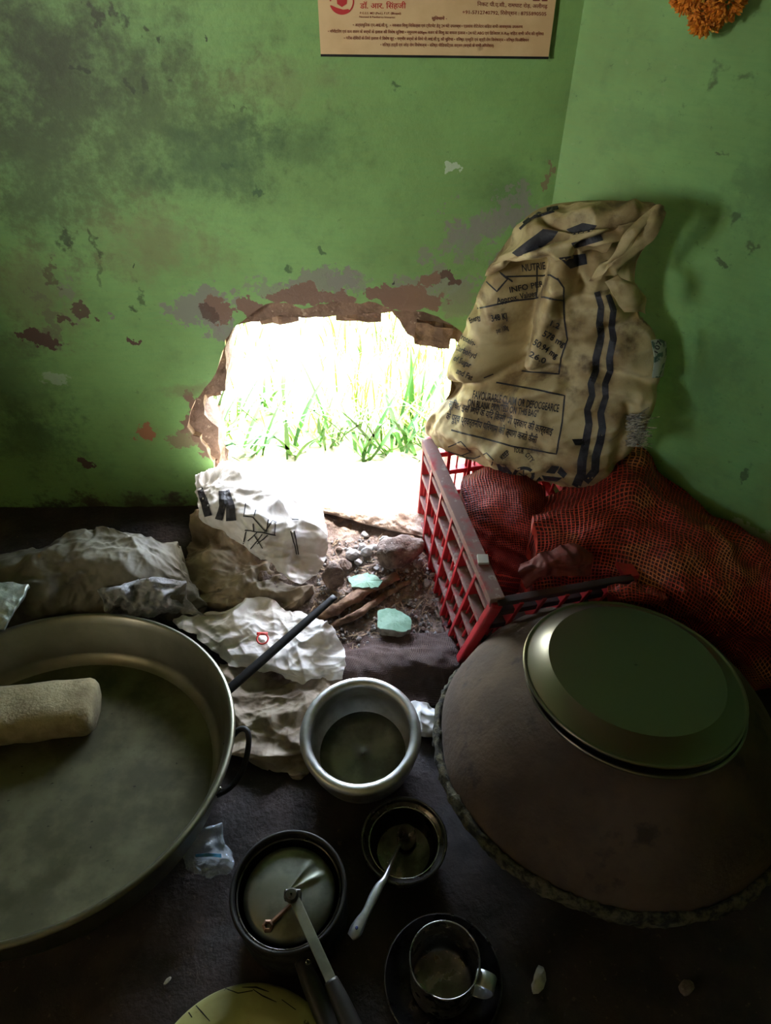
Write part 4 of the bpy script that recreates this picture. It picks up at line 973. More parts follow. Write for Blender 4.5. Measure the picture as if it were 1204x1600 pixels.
# black flat bar leaning over the sheet
a, b = Zp(523, 932, 0.135), Zp(352, 1082, 0.075)
V, F = tube([a, a * 0.7 + b * 0.3, a * 0.35 + b * 0.65, b], [0.0085, 0.0105, 0.0115, 0.0115], 10, 0.45, sub=6)
tag(obj('iron_bar', V, F, M['iron']), 'long flat black iron bar leaning from the pan over the white sheet', 'bar')
M['red_plastic'] = mat('red_plastic_ring', srgb(206, 66, 56), rough=0.4, bump=0)
V, F = lathe([(0.012 + 0.002 * math.cos(t), 0.002 * math.sin(t)) for t in np.linspace(0, 6.283, 8, endpoint=False)], Zp(410, 998, 0.088), (0.1, -0.25, 1), seg=32, close=True)
V2, F2 = beam(Zp(401, 990, 0.090), Zp(418, 990, 0.090), 0.006, 0.003, (0, 1, 0))
rr_ = empty('plastic_ring', tuple(Zp(410, 998, 0.075)), 'tiny red plastic ring on the creased white sack', 'ring'); obj('ring', V, F, M['red_plastic'], rr_); obj('tab', V2, F2, M['red_plastic'], rr_)
# clear plastic bag on the floor
t = NT('clear_plastic'); t.b.inputs['Base Color'].default_value = srgb(190, 200, 206); t.b.inputs['Roughness'].default_value = 0.18; t.b.inputs['Alpha'].default_value = 0.22; M['clear'] = t.m
M['bluefilm'] = mat('blue_print_film', srgb(54, 128, 176), srgb(90, 160, 196), 60, rough=0.3, bump=0)
bagr = empty('clear_bag', tuple(Zp(325, 1340, 0.0)), 'crumpled clear plastic bag with a blue strip on the dark floor', 'plastic bag')
V, F, UV = cloth([[(302, 1300, 0.012), (325, 1292, 0.03), (352, 1300, 0.01)], [(296, 1330, 0.02), (325, 1325, 0.045), (362, 1330, 0.015)], [(300, 1362, 0.01), (322, 1368, 0.02), (345, 1362, 0.008)]], 46, 46, 95, amp=0.018, lam=(0.015, 0.05), nf=10, edge=0.01, thick=0.001)
obj('film', V, F, M['clear'], bagr, uv=UV)
V, F, UV = cloth([[(308, 1334, 0.046), (326, 1333, 0.052), (346, 1334, 0.046)], [(308, 1338, 0.044), (326, 1338, 0.050), (346, 1340, 0.044)]], 20, 8, 96, amp=0.005, edge=0.0, thick=0.001)
tag(obj('blue_strip', V, F, M['bluefilm'], bagr), 'blue printed strip')
# crumbs on the floor
M['pale_stone'] = mat('pale_crystal', srgb(180, 178, 172), srgb(140, 138, 134), 60, rough=0.6, bump=0.4)
V, F = rock(Zp(839, 1535, 0.0), np.array([0.012, 0.022, 0.013]), 501); V = V; tag(obj('pale_pebble', V, F, M['pale_stone'], smooth=False), 'whitish oblong pebble alone on the dark floor beside the dish', 'pebble')
V, F = rock(Zp(1070, 1545, 0.0), 0.014, 502); tag(obj('dark_lump', V, F, M['clod'], smooth=False), 'small brown lump on the dark floor beyond the pebble', 'lump')
V, F = rock(Zp(262, 1533, 0.0), np.array([0.008, 0.004, 0.003]), 503); tag(obj('floor_crumb', V, F, M['pale_stone'], smooth=False), 'tiny pale crumb on the bare floor below the big pan', 'crumb')

# ================================================================== RED CRATE IN THE CORNER
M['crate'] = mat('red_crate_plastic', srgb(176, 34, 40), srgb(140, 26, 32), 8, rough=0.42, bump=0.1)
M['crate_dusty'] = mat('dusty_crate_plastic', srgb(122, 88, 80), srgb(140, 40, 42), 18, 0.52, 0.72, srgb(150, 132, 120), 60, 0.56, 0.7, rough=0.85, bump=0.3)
M['grimy'] = mat('shaded_crate_plastic', srgb(58, 28, 28), srgb(40, 24, 22), 18, rough=0.8, bump=0.2)  # front rails: crate red darkened, the shade there put into the colour
A0 = np.array([0.091, 1.322, 0.004]); B0 = np.array([0.164, 0.917, 0.004]); A1 = np.array([0.101, 1.345, 0.305]); B1 = np.array([0.212, 0.852, 0.305])
W0 = np.array([0.268, 0.066, 0]); W1 = np.array([0.272, 0.06, 0])
crate = empty('plastic_crate', ((A0 + B0) / 2 + W0 / 2).tolist(), 'red slatted plastic crate with dusty rails in the corner under the sacks', 'crate')
cn = {'lb': (A0, A1), 'lf': (B0, B1), 'rb': (A0 + W0, A1 + W1), 'rf': (B0 + W0, B1 + W1)}
def cp(edge, s): a_, b_ = cn[edge]; return a_ + (b_ - a_) * s
def rail(e1, e2, s, h, th, m, inset=0.0):
    a_, b_ = cp(e1, s), cp(e2, s); d_ = (b_ - a_) / np.linalg.norm(b_ - a_)
    V, F = beam(a_ + d_ * inset, b_ - d_ * inset, th, h, np.cross(d_, (0, 0, 1))); return bevel_mod(obj('rail', V, F, m, crate, smooth=False), 0.0015)
def rib(e1, e2, u, s0, s1, w, th, m, lean=0.0):
    a_ = cp(e1, s0) + (cp(e2, s0) - cp(e1, s0)) * u; b_ = cp(e1, s1) + (cp(e2, s1) - cp(e1, s1)) * (u + lean)
    V, F = beam(a_, b_, th, w, np.cross(b_ - a_, cp(e2, s0) - cp(e1, s0))); return bevel_mod(obj('rib', V, F, m, crate, smooth=False), 0.001)
for k in cn:
    a_, b_ = cn[k]; V, F = beam(a_, b_, 0.022, 0.022); bevel_mod(obj('corner_post', V, F, M['crate'], crate, smooth=False), 0.004)
levels_ = [0.03, 0.25, 0.47, 0.69, 0.88]
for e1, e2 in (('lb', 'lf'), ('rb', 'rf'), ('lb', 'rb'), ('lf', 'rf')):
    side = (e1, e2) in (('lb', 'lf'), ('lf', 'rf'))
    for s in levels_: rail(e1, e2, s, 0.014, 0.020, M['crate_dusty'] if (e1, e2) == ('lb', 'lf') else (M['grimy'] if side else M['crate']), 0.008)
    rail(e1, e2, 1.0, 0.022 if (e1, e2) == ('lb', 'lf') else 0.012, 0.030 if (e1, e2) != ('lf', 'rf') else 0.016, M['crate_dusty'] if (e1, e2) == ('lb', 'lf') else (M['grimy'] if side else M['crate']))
    nrib = 5 if side else 4
    for i in range(1, nrib + 1):
        rib(e1, e2, i / (nrib + 1), 0.03, 1.0, 0.009, 0.024, M['crate'])
    nthin = 18 if side else 12
    for i in range(nthin):
        u = (i + 0.5) / nthin
        rib(e1, e2, u, 0.03, 0.69 if side else 0.9, 0.004, 0.006, M['crate'])
V = np.array([A0, B0, B0 + W0, A0 + W0]); V = np.vstack([V + (0, 0, 0.001), V + (0, 0, 0.009)]); obj('crate_bottom', V, BOXF, M['crate'], crate, smooth=False)
p = cp('lb', 1.0) + (cp('lf', 1.0) - cp('lb', 1.0)) * 0.80
M['pale_tab'] = mat('worn_pale_tab', srgb(170, 160, 150), rough=0.6, bump=0)
V, F = beam(p + (0.004, 0.012, 0.013), p + (0.004, -0.012, 0.013), 0.022, 0.006); tag(bevel_mod(obj('grip_tab', V, F, M['pale_tab'], crate, smooth=False), 0.001), 'worn pale tab on the rail')

# ================================================================== RED NET SACKS
M['net'] = weave_mat('red_net', srgb(220, 72, 52), srgb(184, 50, 40), 420, srgb(80, 22, 18), rough=0.6, gaphi=0.42, orange=srgb(222, 128, 78), bumpd=0.002)
M['net2'] = weave_mat('red_net_dense', srgb(214, 74, 52), srgb(176, 46, 36), 520, srgb(84, 20, 16), rough=0.6, gaphi=0.34, bumpd=0.0015)
V, F, UV = cloth([[(722, 742, 0.30), (760, 728, 0.32), (810, 735, 0.33), (850, 760, 0.31)],
                  [(722, 775, 0.295), (765, 765, 0.33), (815, 770, 0.34), (855, 790, 0.31)],
                  [(732, 815, 0.27), (770, 810, 0.30), (820, 815, 0.315), (860, 830, 0.29)],
                  [(752, 855, 0.22), (785, 855, 0.24), (825, 860, 0.25), (865, 870, 0.24)],
                  [(775, 895, 0.15), (805, 900, 0.15), (835, 905, 0.15), (865, 905, 0.15)]], 110, 110, 101, amp=0.004, lam=(0.06, 0.14), nf=5, edge=0.0, skirt=0.06, lump=0.008, lumpscale=16, micro=0)
tag(obj('net_sack', V, F, M['net2'], uv=UV), 'smaller bulging red net sack inside the crate', 'net sack')
M['net_cloth'] = mat('dark_red_cloth', srgb(112, 32, 20), srgb(80, 22, 16), 20, rough=0.7, bump=0.5, bscale=200)
ns = empty('net_sack', tuple(Zp(1020, 960, 0.0)), 'big slumped red net sack spilling over the crate beside the wall', 'net sack')
V, F, UV = cloth([[(835, 765, 0.30), (910, 745, 0.33), (1000, 705, 0.36), (1085, 762, 0.33), (1160, 825, 0.29), (1225, 870, 0.26), (1300, 940, 0.2)],
                  [(830, 795, 0.325), (900, 785, 0.35), (990, 755, 0.385), (1080, 805, 0.36), (1155, 862, 0.32), (1230, 915, 0.28), (1310, 990, 0.18)],
                  [(838, 835, 0.315), (900, 825, 0.345), (980, 810, 0.37), (1070, 852, 0.35), (1145, 905, 0.30), (1225, 965, 0.24), (1300, 1050, 0.12)],
                  [(835, 872, 0.29), (895, 862, 0.315), (965, 860, 0.33), (1055, 895, 0.325), (1130, 950, 0.27), (1200, 1010, 0.19), (1260, 1080, 0.06)],
                  [(832, 905, 0.24), (890, 900, 0.255), (955, 905, 0.27), (1045, 940, 0.275), (1112, 990, 0.22), (1160, 1040, 0.13), (1210, 1090, 0.02)],
                  [(835, 925, 0.17), (890, 925, 0.17), (950, 935, 0.18), (1035, 975, 0.19), (1080, 1015, 0.15), (1120, 1050, 0.06), (1150, 1085, 0.01)]], 200, 150, 103, amp=0.022, lam=(0.06, 0.2), nf=9, edge=0.0, skirt=0.0, lump=0.018, lumpscale=11, fine=0.0, micro=0.0012)
dax = np.asarray(dn, float) / np.linalg.norm(dn); q_ = V - dc; hh = q_ @ dax; rad = q_ - np.outer(hh, dax); r_n = np.linalg.norm(rad, axis=1)
rp = np.interp(hh, [-0.2, -0.02, 0.02, 0.055, 0.095, 0.14, 0.178, 0.203, 0.23, 0.24], [0.30, 0.332, 0.332, 0.315, 0.297, 0.267, 0.227, 0.182, 0.14, 0.0]); k_ = r_n < rp
V[k_] += rad[k_] * ((rp[k_] / np.maximum(r_n[k_], 0.02)) - 1)[:, None]
obj('net', V, F, M['net'], ns, uv=UV)
def fold(name, rows, seed, m, label):
    V, F, UV = cloth(rows, 60, 40, seed, amp=0.006, lam=(0.02, 0.08), nf=6, edge=0.003, thick=0.012)
    tag(obj(name, V, F, m, ns, uv=UV), label)
fold('loose_corner', [[(812, 880, 0.335), (850, 862, 0.35), (900, 850, 0.35), (925, 862, 0.34)], [(808, 895, 0.325), (850, 885, 0.345), (900, 875, 0.35), (925, 880, 0.34)], [(822, 922, 0.30), (850, 905, 0.32), (890, 900, 0.325), (920, 900, 0.32)]], 105, M['net_cloth'], 'loose orange-red corner of the net')
fold('rolled_hem', [[(948, 914, 0.305), (985, 905, 0.315), (1020, 912, 0.315), (1042, 925, 0.305)], [(948, 926, 0.31), (985, 922, 0.325), (1020, 928, 0.325), (1045, 938, 0.31)], [(960, 936, 0.295), (985, 940, 0.30), (1015, 948, 0.30), (1040, 950, 0.295)]], 107, M['net'], 'rolled red hem of the net')

# ================================================================== BIG PRINTED SACK STANDING ON THE CRATE
M['brown_sack'] = mat('tan_woven_sack', srgb(196, 178, 134), srgb(152, 128, 88), 9, 0.38, 0.62, srgb(88, 68, 44), 17, 0.50, 0.72, rough=0.62, bump=0.35, bscale=220, bdist=0.0012)
M['sack_ink'] = mat('blue_black_ink', srgb(34, 34, 42), srgb(52, 50, 56), 70, rough=0.65, bump=0)
PA = np.array([0.10, 1.365, 0]); PB = np.array([0.56, 1.175, 0]); PD = (PB - PA) / np.linalg.norm(PB - PA); PN = np.array([-PD[1], PD[0], 0]); PN = PN if PN[1] < 0 else -PN
def on_mid(x, y, back=0.0):
    d = ray(x, y); return C + d * (((PA - PN * back - C) @ PN) / (d @ PN))
rows_s = [  # y, left x, right x, front bulge, back bulge
 (318, 880, 1022, 0.020, 0.015), (330, 838, 1030, 0.035, 0.03), (365, 800, 1020, 0.055, 0.04), (405, 772, 1000, 0.065, 0.045), (440, 757, 992, 0.070, 0.05), (480, 742, 996, 0.075, 0.05), (520, 722, 1020, 0.08, 0.05),
 (560, 706, 1030, 0.085, 0.05), (595, 703, 1028, 0.09, 0.05), (625, 694, 1020, 0.095, 0.05), (650, 670, 1012, 0.10, 0.05), (675, 664, 1005, 0.10, 0.045), (700, 690, 985, 0.095, 0.04), (725, 730, 962, 0.08, 0.035), (745, 775, 935, 0.055, 0.03), (758, 810, 905, 0.03, 0.02)]
seg = 260; RR = []
for i, (y, xl, xr, bf, bb) in enumerate(rows_s): RR.append(np.concatenate([on_mid(xl, y), on_mid(xr, y), [bf, bb]]))
RR = smooth_path(RR, 13); V = []
for r in RR:
    Lp, Rr_, bf, bb = r[:3], r[3:6], r[6], r[7]; c = (Lp + Rr_) / 2; hw = (Rr_ - Lp) / 2
    for k in range(seg):
        an = 2 * math.pi * k / seg; ca, sa = math.cos(an), math.sin(an)
        ex = math.copysign(abs(sa) ** 0.8, sa)
        V.append(c + hw * ca + PN * (ex * bf if ex > 0 else ex * bb))
V = np.array(V); nr = len(RR)
ctr = np.repeat((RR[:, :3] + RR[:, 3:6]) / 2, seg, 0); nd = V - ctr; nd /= np.linalg.norm(nd, axis=1)[:, None]; nd = nd * 0.4 + PN * 0.6 * np.sign((V - ctr) @ PN)[:, None]
frontw = np.clip(((V - ctr) @ PN) / 0.03, 0, 1)
h = crumple(V, 131, 8, (0.07, 0.22), 0.024) + crumple(V, 137, 9, (0.02, 0.06), 0.006) + 0.006 * fbm(V * 9, 139, 3)
def to_px(P):
    q = P - C; w_ = q @ FW; return np.stack([602 + FPX * (q @ RT) / w_, 800 - FPX * (q @ UP) / w_], 1)
def along(px, line):
    """distance in pixels to a polyline"""
    L_ = np.asarray(line, float); d_ = np.full(len(px), 1e9)
    for a_, b_ in zip(L_[:-1], L_[1:]):
        ab = b_ - a_; t_ = np.clip(((px - a_) @ ab) / (ab @ ab), 0, 1); d_ = np.minimum(d_, np.linalg.norm(px - a_ - t_[:, None] * ab, axis=1))
    return d_
spx = to_px(V)
for line, w_, dep in (([(695, 612), (745, 606), (800, 600), (868, 592)], 13, -0.026), ([(822, 425), (806, 490), (790, 560), (775, 592)], 22, -0.050), ([(898, 395), (908, 450)], 14, -0.03), ([(868, 440), (852, 500), (828, 570)], 17, 0.016), ([(940, 590), (1035, 604)], 10, -0.018), ([(1005, 500), (950, 530)], 14, -0.014), ([(735, 600), (715, 560), (735, 500)], 14, 0.012), ([(740, 625), (860, 612)], 16, 0.012), ([(880, 480), (960, 470), (1000, 492)], 12, -0.014), ([(700, 690), (850, 735)], 14, 0.010), ([(985, 640), (960, 720)], 12, -0.012)):
    h = h + 1.6 * dep * np.exp(-(along(spx, line) / w_) ** 2)
V = V + nd * (h * (0.3 + 0.7 * frontw))[:, None]; V = inside(V, 0.004)
V[:, 2] = np.where(V[:, 2] < 0.318, 0.318 - 0.25 * (0.318 - V[:, 2]), V[:, 2])
F = [(i * seg + k, i * seg + (k + 1) % seg, (i + 1) * seg + (k + 1) % seg, (i + 1) * seg + k) for i in range(nr - 1) for k in range(seg)] + [tuple(range(seg)), tuple((nr - 1) * seg + k for k in range(seg))]
bs = empty('woven_sack', tuple(np.array([0.35, 1.24, 0.33])), 'tan woven sack with dark blue print and stripes standing on the crate', 'sack')
obj('sack_body', V, F, M['brown_sack'], bs)
SB = bvh_of(V, F)
def sack_fold(name, rows, seed, label, amp=0.008, m=None, thick=0.010, nu=150, nv=100, creases=()):
    """cloth lying on the sack: rows of (pixel x, pixel y, distance in front of the sack's middle plane)"""
    G = np.array([[on_mid(x, y, -d) for x, y, d in r] for r in rows]); S = catmull_grid(G, nu, nv); N = grid_normals(S)
    P = S.reshape(-1, 3); Nf = N.reshape(-1, 3)
    if (Nf @ PN).mean() < 0: Nf = -Nf
    hh = crumple(P, seed, 8, (0.03, 0.10), amp) + 0.001 * fbm(P * 30, seed, 3); fpx = to_px(P)
    for line, w_, dep in creases: hh = hh + dep * np.exp(-(along(fpx, line) / w_) ** 2)
    P = P + Nf * hh[:, None]; P = inside(P, 0.003)
    n0 = len(P); F = [(j * nu + i, j * nu + i + 1, (j + 1) * nu + i + 1, (j + 1) * nu + i) for j in range(nv - 1) for i in range(nu - 1)]
    bnd = list(range(nu)) + [j * nu + nu - 1 for j in range(1, nv)] + [(nv - 1) * nu + i for i in range(nu - 2, -1, -1)] + [j * nu for j in range(nv - 2, 0, -1)]
    V = np.vstack([P, P - Nf * thick]); F += [tuple(n0 + i for i in reversed(f)) for f in F]
    F += [(bnd[i], bnd[(i + 1) % len(bnd)], n0 + bnd[(i + 1) % len(bnd)], n0 + bnd[i]) for i in range(len(bnd))]
    tag(obj(name, V, F, m or M['brown_sack'], bs), label); return V, F
f1 = sack_fold('folded_top', [[(862, 322, 0.04), (900, 320, 0.05), (950, 322, 0.05), (1000, 316, 0.05), (1032, 318, 0.04)],
                         [(815, 345, 0.075), (870, 340, 0.095), (930, 342, 0.10), (985, 340, 0.09), (1020, 345, 0.07)],
                         [(785, 385, 0.095), (840, 368, 0.12), (900, 360, 0.125), (950, 362, 0.115), (985, 365, 0.09)],
                         [(765, 415, 0.10), (815, 400, 0.13), (870, 388, 0.135), (925, 382, 0.125), (965, 385, 0.10)],
                         [(757, 432, 0.08), (800, 418, 0.10), (850, 405, 0.105), (905, 398, 0.10), (945, 402, 0.08)]], 141, 'folded-over mouth of the sack', amp=0.012, creases=(([(795, 412), (845, 378), (880, 366)], 7, -0.022), ([(850, 345), (930, 352), (1010, 338)], 6, -0.018), ([(900, 392), (935, 372), (965, 362), (958, 350)], 6, -0.024), ([(830, 360), (900, 338), (990, 326)], 9, 0.012), ([(870, 400), (930, 385), (970, 375)], 8, 0.012)))
f2 = sack_fold('folded_ear', [[(1012, 328, 0.085), (1024, 320, 0.085), (1036, 323, 0.07)], [(990, 358, 0.105), (1010, 348, 0.11), (1028, 348, 0.085)], [(962, 392, 0.12), (985, 384, 0.125), (1006, 384, 0.10)], [(935, 420, 0.12), (960, 416, 0.125), (985, 412, 0.10)], [(918, 442, 0.10), (940, 442, 0.11), (962, 436, 0.09)]], 147, 'twisted end of the sack mouth', amp=0.009, creases=(([(1020, 325), (1000, 370), (945, 420)], 6, -0.02), ([(1035, 335), (1010, 385), (965, 428)], 6, 0.010)))
f3 = sack_fold('side_tuck', [[(945, 440, 0.10), (970, 432, 0.10), (992, 445, 0.075)], [(960, 465, 0.11), (985, 462, 0.10), (1005, 470, 0.07)], [(975, 485, 0.09), (992, 486, 0.085), (1003, 488, 0.06)]], 149, 'tucked fold at the side of the sack', amp=0.010, nu=50, nv=40)
def merge(parts):
    Vm = []; Fm = []; n = 0
    for v, f in parts: Vm.append(np.asarray(v)); Fm += [tuple(i + n for i in g) for g in f]; n += len(v)
    return np.vstack(Vm), Fm
SB2 = bvh_of(*merge([(V, F), f1, f2, f3]))
ink = M['sack_ink']
decal('stripe', [strip2d([(932, 455), (939, 480), (936, 505), (939, 525), (931, 560), (930, 580), (923, 600), (925, 618), (917, 640), (920, 662), (915, 690), (909, 720), (908, 740), (899, 760)], [9, 11, 12, 11, 10, 12, 14, 14])], SB, ink, bs)
decal('stripe', [strip2d([(949, 460), (958, 485), (955, 510), (958, 530), (952, 560), (953, 580), (945, 600), (946, 620), (938, 645), (941, 668), (937, 690), (930, 715), (929, 735), (914, 752)], [8, 10, 11, 10, 10, 12, 13, 12])], SB, ink, bs)
lw = 2.6
decal('frame_lines', [strip2d([(775, 598), (870, 615), (882, 618), (878, 660), (869, 709), (800, 697), (705, 672)], lw), strip2d([(870, 435), (880, 450), (880, 490), (886, 530), (876, 560), (873, 585), (815, 580)], lw), strip2d([(746, 482), (800, 470), (850, 464), (880, 470)], lw), strip2d([(790, 432), (860, 430), (872, 438)], lw), strip2d([(838, 415), (838, 465)], lw), strip2d([(700, 698), (720, 690), (735, 706), (712, 715), (742, 716), (760, 708), (770, 718), (768, 727)], 1.8), strip2d([(700, 705), (722, 712), (738, 722)], 1.8), strip2d([(755, 590), (770, 584)], 1.8)], SB2, ink, bs)
tx = [text2d('s1', 738, 622, 872, 644, 12), text2d('s2', 730, 634, 840, 652, 11), text2d('s3', 700, 636, 862, 680, 11), text2d('s4', 696, 655, 838, 692, 11),
      text2d('s8', 716, 528, 741, 541, 9), text2d('s9', 710, 546, 742, 560, 9), text2d('s10', 708, 563, 734, 575, 9), text2d('s11', 712, 583, 736, 594, 9),
      text2d('s12', 858, 508, 872, 514, 9), text2d('s13', 846, 524, 880, 542, 10), text2d('s14', 832, 538, 868, 560, 10), text2d('s15', 826, 556, 850, 568, 9), text2d('s16', 768, 502, 792, 498, 10), text2d('s17', 815, 424, 852, 420, 11), text2d('s18', 796, 457, 850, 447, 9), text2d('s19', 776, 474, 838, 462, 9), text2d('s20', 776, 520, 794, 514, 8), text2d('s22', 735, 505, 752, 498, 8)]
decal('lettering', tx, SB2, ink, bs)
arc = []
for k, key in enumerate(('s5', 's6', 's7')):
    x0_, y0_, x1_, y1_ = [(785, 719, 797, 708), (801, 706, 817, 709), (819, 711, 829, 724)][k]; arc.append(text2d(key, x0_, y0_, x1_, y1_, 8))
circ = lambda cx, cy, rx, ry, n=20: [(cx + rx * math.cos(2 * math.pi * i / n), cy + ry * math.sin(2 * math.pi * i / n)) for i in range(n)]
decal('arc_lettering', arc, SB, ink, bs)
decal('emblem', [poly2d([(775, 724), (788, 725), (800, 738), (797, 748), (782, 744)]), strip2d(circ(818, 742, 15, 11), 5, closed=True), strip2d([(818, 734), (817, 750)], 2), strip2d([(817, 745), (824, 739)], 1.8), strip2d([(817, 743), (810, 738)], 1.8)], SB, ink, bs)
decal('recycling_mark', [poly2d([(852, 738), (862, 727), (874, 728), (866, 740)]), poly2d([(876, 728), (886, 740), (880, 747), (870, 738)]), poly2d([(846, 742), (878, 746), (870, 752), (850, 750)]), poly2d([(836, 752), (843, 744), (852, 756), (838, 757)])], SB, ink, bs)
decal('bold_bars', [poly2d([(800, 395), (848, 358), (872, 362), (862, 375), (836, 392), (808, 400)]), poly2d([(885, 358), (910, 348), (932, 352), (925, 362), (895, 368)]), poly2d([(892, 380), (938, 367), (942, 376), (896, 388)]), strip2d([(818, 350), (845, 330), (872, 325)], 6), strip2d([(812, 358), (830, 342), (866, 330)], 4), poly2d([(872, 402), (915, 396), (918, 412), (890, 420)])], SB2, ink, bs)
decal('box_lines', [strip2d([(760, 440), (776, 455), (792, 436), (780, 425), (800, 440)], 2.4)], SB2, ink, bs)
M['holeblack'] = mat('tear_shade', srgb(16, 14, 12), rough=1.0, bump=0)
decal('painted_tear', [poly2d([(893, 686), (912, 685), (913, 695), (898, 695)])], SB, M['holeblack'], bs)  # shade inside the hole painted on as a flat dark patch
# frayed tuft where the weave has come loose
M['fray'] = mat('frayed_threads', srgb(190, 180, 156), srgb(92, 90, 86), 80, rough=0.8, bump=0)
rg = np.random.default_rng(17); FV = []; FF = []
root_ = on_mid(985, 668, -0.07)
for i in range(120):
    u = rg.uniform(-1, 1); st_ = on_mid(985 + rg.uniform(-9, 5), 672 + u * 26, -0.065)
    dirp = on_mid(985 + rg.uniform(25, 50) * (1 - 0.35 * abs(u)), 665 + u * 24 + rg.normal() * 9 + 6, -0.08 + rg.normal() * 0.015) - st_
    pm = st_ + dirp * 0.5 + rg.normal(size=3) * 0.003; en = st_ + dirp * rg.uniform(0.5, 1.0); V_, F_ = tube([st_, pm * 0.6 + (st_ + en) * 0.2, en], [0.0011, 0.0009, 0.0006], 4, sub=2)
    b = len(FV); FV += list(V_); FF += [tuple(k + b for k in f) for f in F_]
FV = list(inside(np.array(FV), 0.002)); o = obj('frayed_threads', FV, FF, M['fray'], bs); tag(o, 'frayed tuft of loose threads', kind='stuff')
M['tagw'] = mat('green_white_tag', srgb(170, 176, 160), srgb(60, 92, 74), 45, 0.5, 0.56, rough=0.5, bump=0)
tV, tF = sack_fold('cloth_tag', [[(1018, 532, 0.07), (1030, 530, 0.06), (1040, 534, 0.05)], [(1022, 560, 0.075), (1032, 560, 0.065), (1040, 562, 0.05)], [(1018, 590, 0.07), (1028, 590, 0.065), (1036, 588, 0.05)]], 151, 'small green and white tag sticking out', amp=0.002, m=M['tagw'], thick=0.002, nu=20, nv=30)
decal('tag_number', [text2d('s21', 1026, 552, 1034, 534, 8)], bvh_of(tV, tF), ink, bs)

# ================================================================== PRINTED CALENDAR SHEET AND GARLAND
M['paper'] = mat('kraft_paper', srgb(206, 176, 132), srgb(192, 160, 116), 8, 0.4, 0.65, srgb(160, 130, 92), 20, 0.66, 0.78, rough=0.75, bump=0.05)
M['redink'] = mat('red_ink', srgb(176, 40, 40), rough=0.7, bump=0)
M['brownink'] = mat('brown_red_ink', srgb(112, 36, 24), rough=0.7, bump=0)
a, b = Yp(501, 84, WY - 0.006), Yp(856, 88, WY - 0.006)
cal = empty('calendar_sheet', (float((a[0] + b[0]) / 2), WY - 0.006, float(a[2])), 'tan printed calendar sheet with red lettering hung high on the green wall', 'calendar')
nx, nz = 24, 20; V = []
for j in range(nz):
    for i in range(nx):
        u, v = i / (nx - 1), j / (nz - 1); V.append((a[0] + (b[0] - a[0]) * u - 0.001 * v, WY - 0.006 - 0.004 * (1 - v) ** 3, a[2] + (b[2] - a[2]) * u + 0.56 * v))
V = np.array(V); n0 = len(V); F = [(j * nx + i, j * nx + i + 1, (j + 1) * nx + i + 1, (j + 1) * nx + i) for j in range(nz - 1) for i in range(nx - 1)]
bnd = list(range(nx)) + [j * nx + nx - 1 for j in range(1, nz)] + [(nz - 1) * nx + i for i in range(nx - 2, -1, -1)] + [j * nx for j in range(nz - 2, 0, -1)]
V = np.vstack([V, V + (0, 0.003, 0)]); F += [tuple(n0 + i for i in reversed(f)) for f in F] + [(bnd[i], bnd[(i + 1) % len(bnd)], n0 + bnd[(i + 1) % len(bnd)], n0 + bnd[i]) for i in range(len(bnd))]
obj('sheet', V, F, M['paper'], cal, smooth=False); PBV = bvh_of(V, F)
V, F = beam(a + (0.0, -0.004, -0.0015), b + (0.0, -0.004, -0.0015), 0.0035, 0.0035, (0, 1, 0)); tag(obj('shadow_strip', V, F, M['iron'], cal, smooth=False), 'dark strip standing in for the shadow line along the bottom edge')  # dark bar drawn in place of the sheet's shadow line
po = 0.0007
def flame(cx, cy, s): return [(cx + s * x_, cy - s * y_) for x_, y_ in ((0, -1), (0.75, -0.5), (0.8, 0.1), (0.45, 0.7), (0.2, 0.3), (0, 0.9), (-0.2, 0.3), (-0.45, 0.7), (-0.8, 0.1), (-0.75, -0.5))]
ring_a = [(534 + 18 * math.cos(R(t)), 2 + 20 * math.sin(R(t))) for t in range(-40, 75, 8)]
cres = [(517, 8)] + [(534 + 20 * math.cos(R(t)), 1 + 22 * math.sin(R(t))) for t in range(160, 45, -10)] + [(544, 14), (536, 15), (526, 12)]
decal('emblem', [poly2d(flame(534, 1, 10), 1), strip2d(ring_a, 2.2), poly2d(cres, 1), strip2d([(534 + 18 * math.cos(R(t)), 2 + 20 * math.sin(R(t))) for t in range(180, 300, 8)], 2.2)], PBV, M['redink'], cal, off=po)
decal('name_lettering', [text2d('p1', 562, 13, 634, 13, 8.5)], PBV, M['redink'], cal, off=po)
decal('small_lettering', [text2d('p2', 562, 22, 626, 22.5, 3.4), text2d('p3', 561, 27.5, 617, 28.5, 3.0), text2d('p4', 745, 9, 855, 13, 6.0), text2d('p5', 722, 21.5, 853, 24.5, 5.6), text2d('p6', 674, 31, 698, 31, 5)], PBV, M['brownink'], cal, off=po)
decal('list_lettering', [text2d('p7', 551, 41, 816, 44, 4.6), text2d('p8', 512, 51, 849, 55, 4.6), text2d('p9', 537, 61.5, 826, 65, 4.6), text2d('p10', 594, 72, 771, 73.5, 4.6)], PBV, M['brownink'], cal, off=po)
decal('heavy_lettering', [poly2d([(832, -2), (843, -2), (843, 1.5), (832, 1.5)], 1), poly2d([(846, -2), (855, -2), (855, 1.8), (846, 1.8)], 1)], PBV, M['brownink'], cal, off=po)

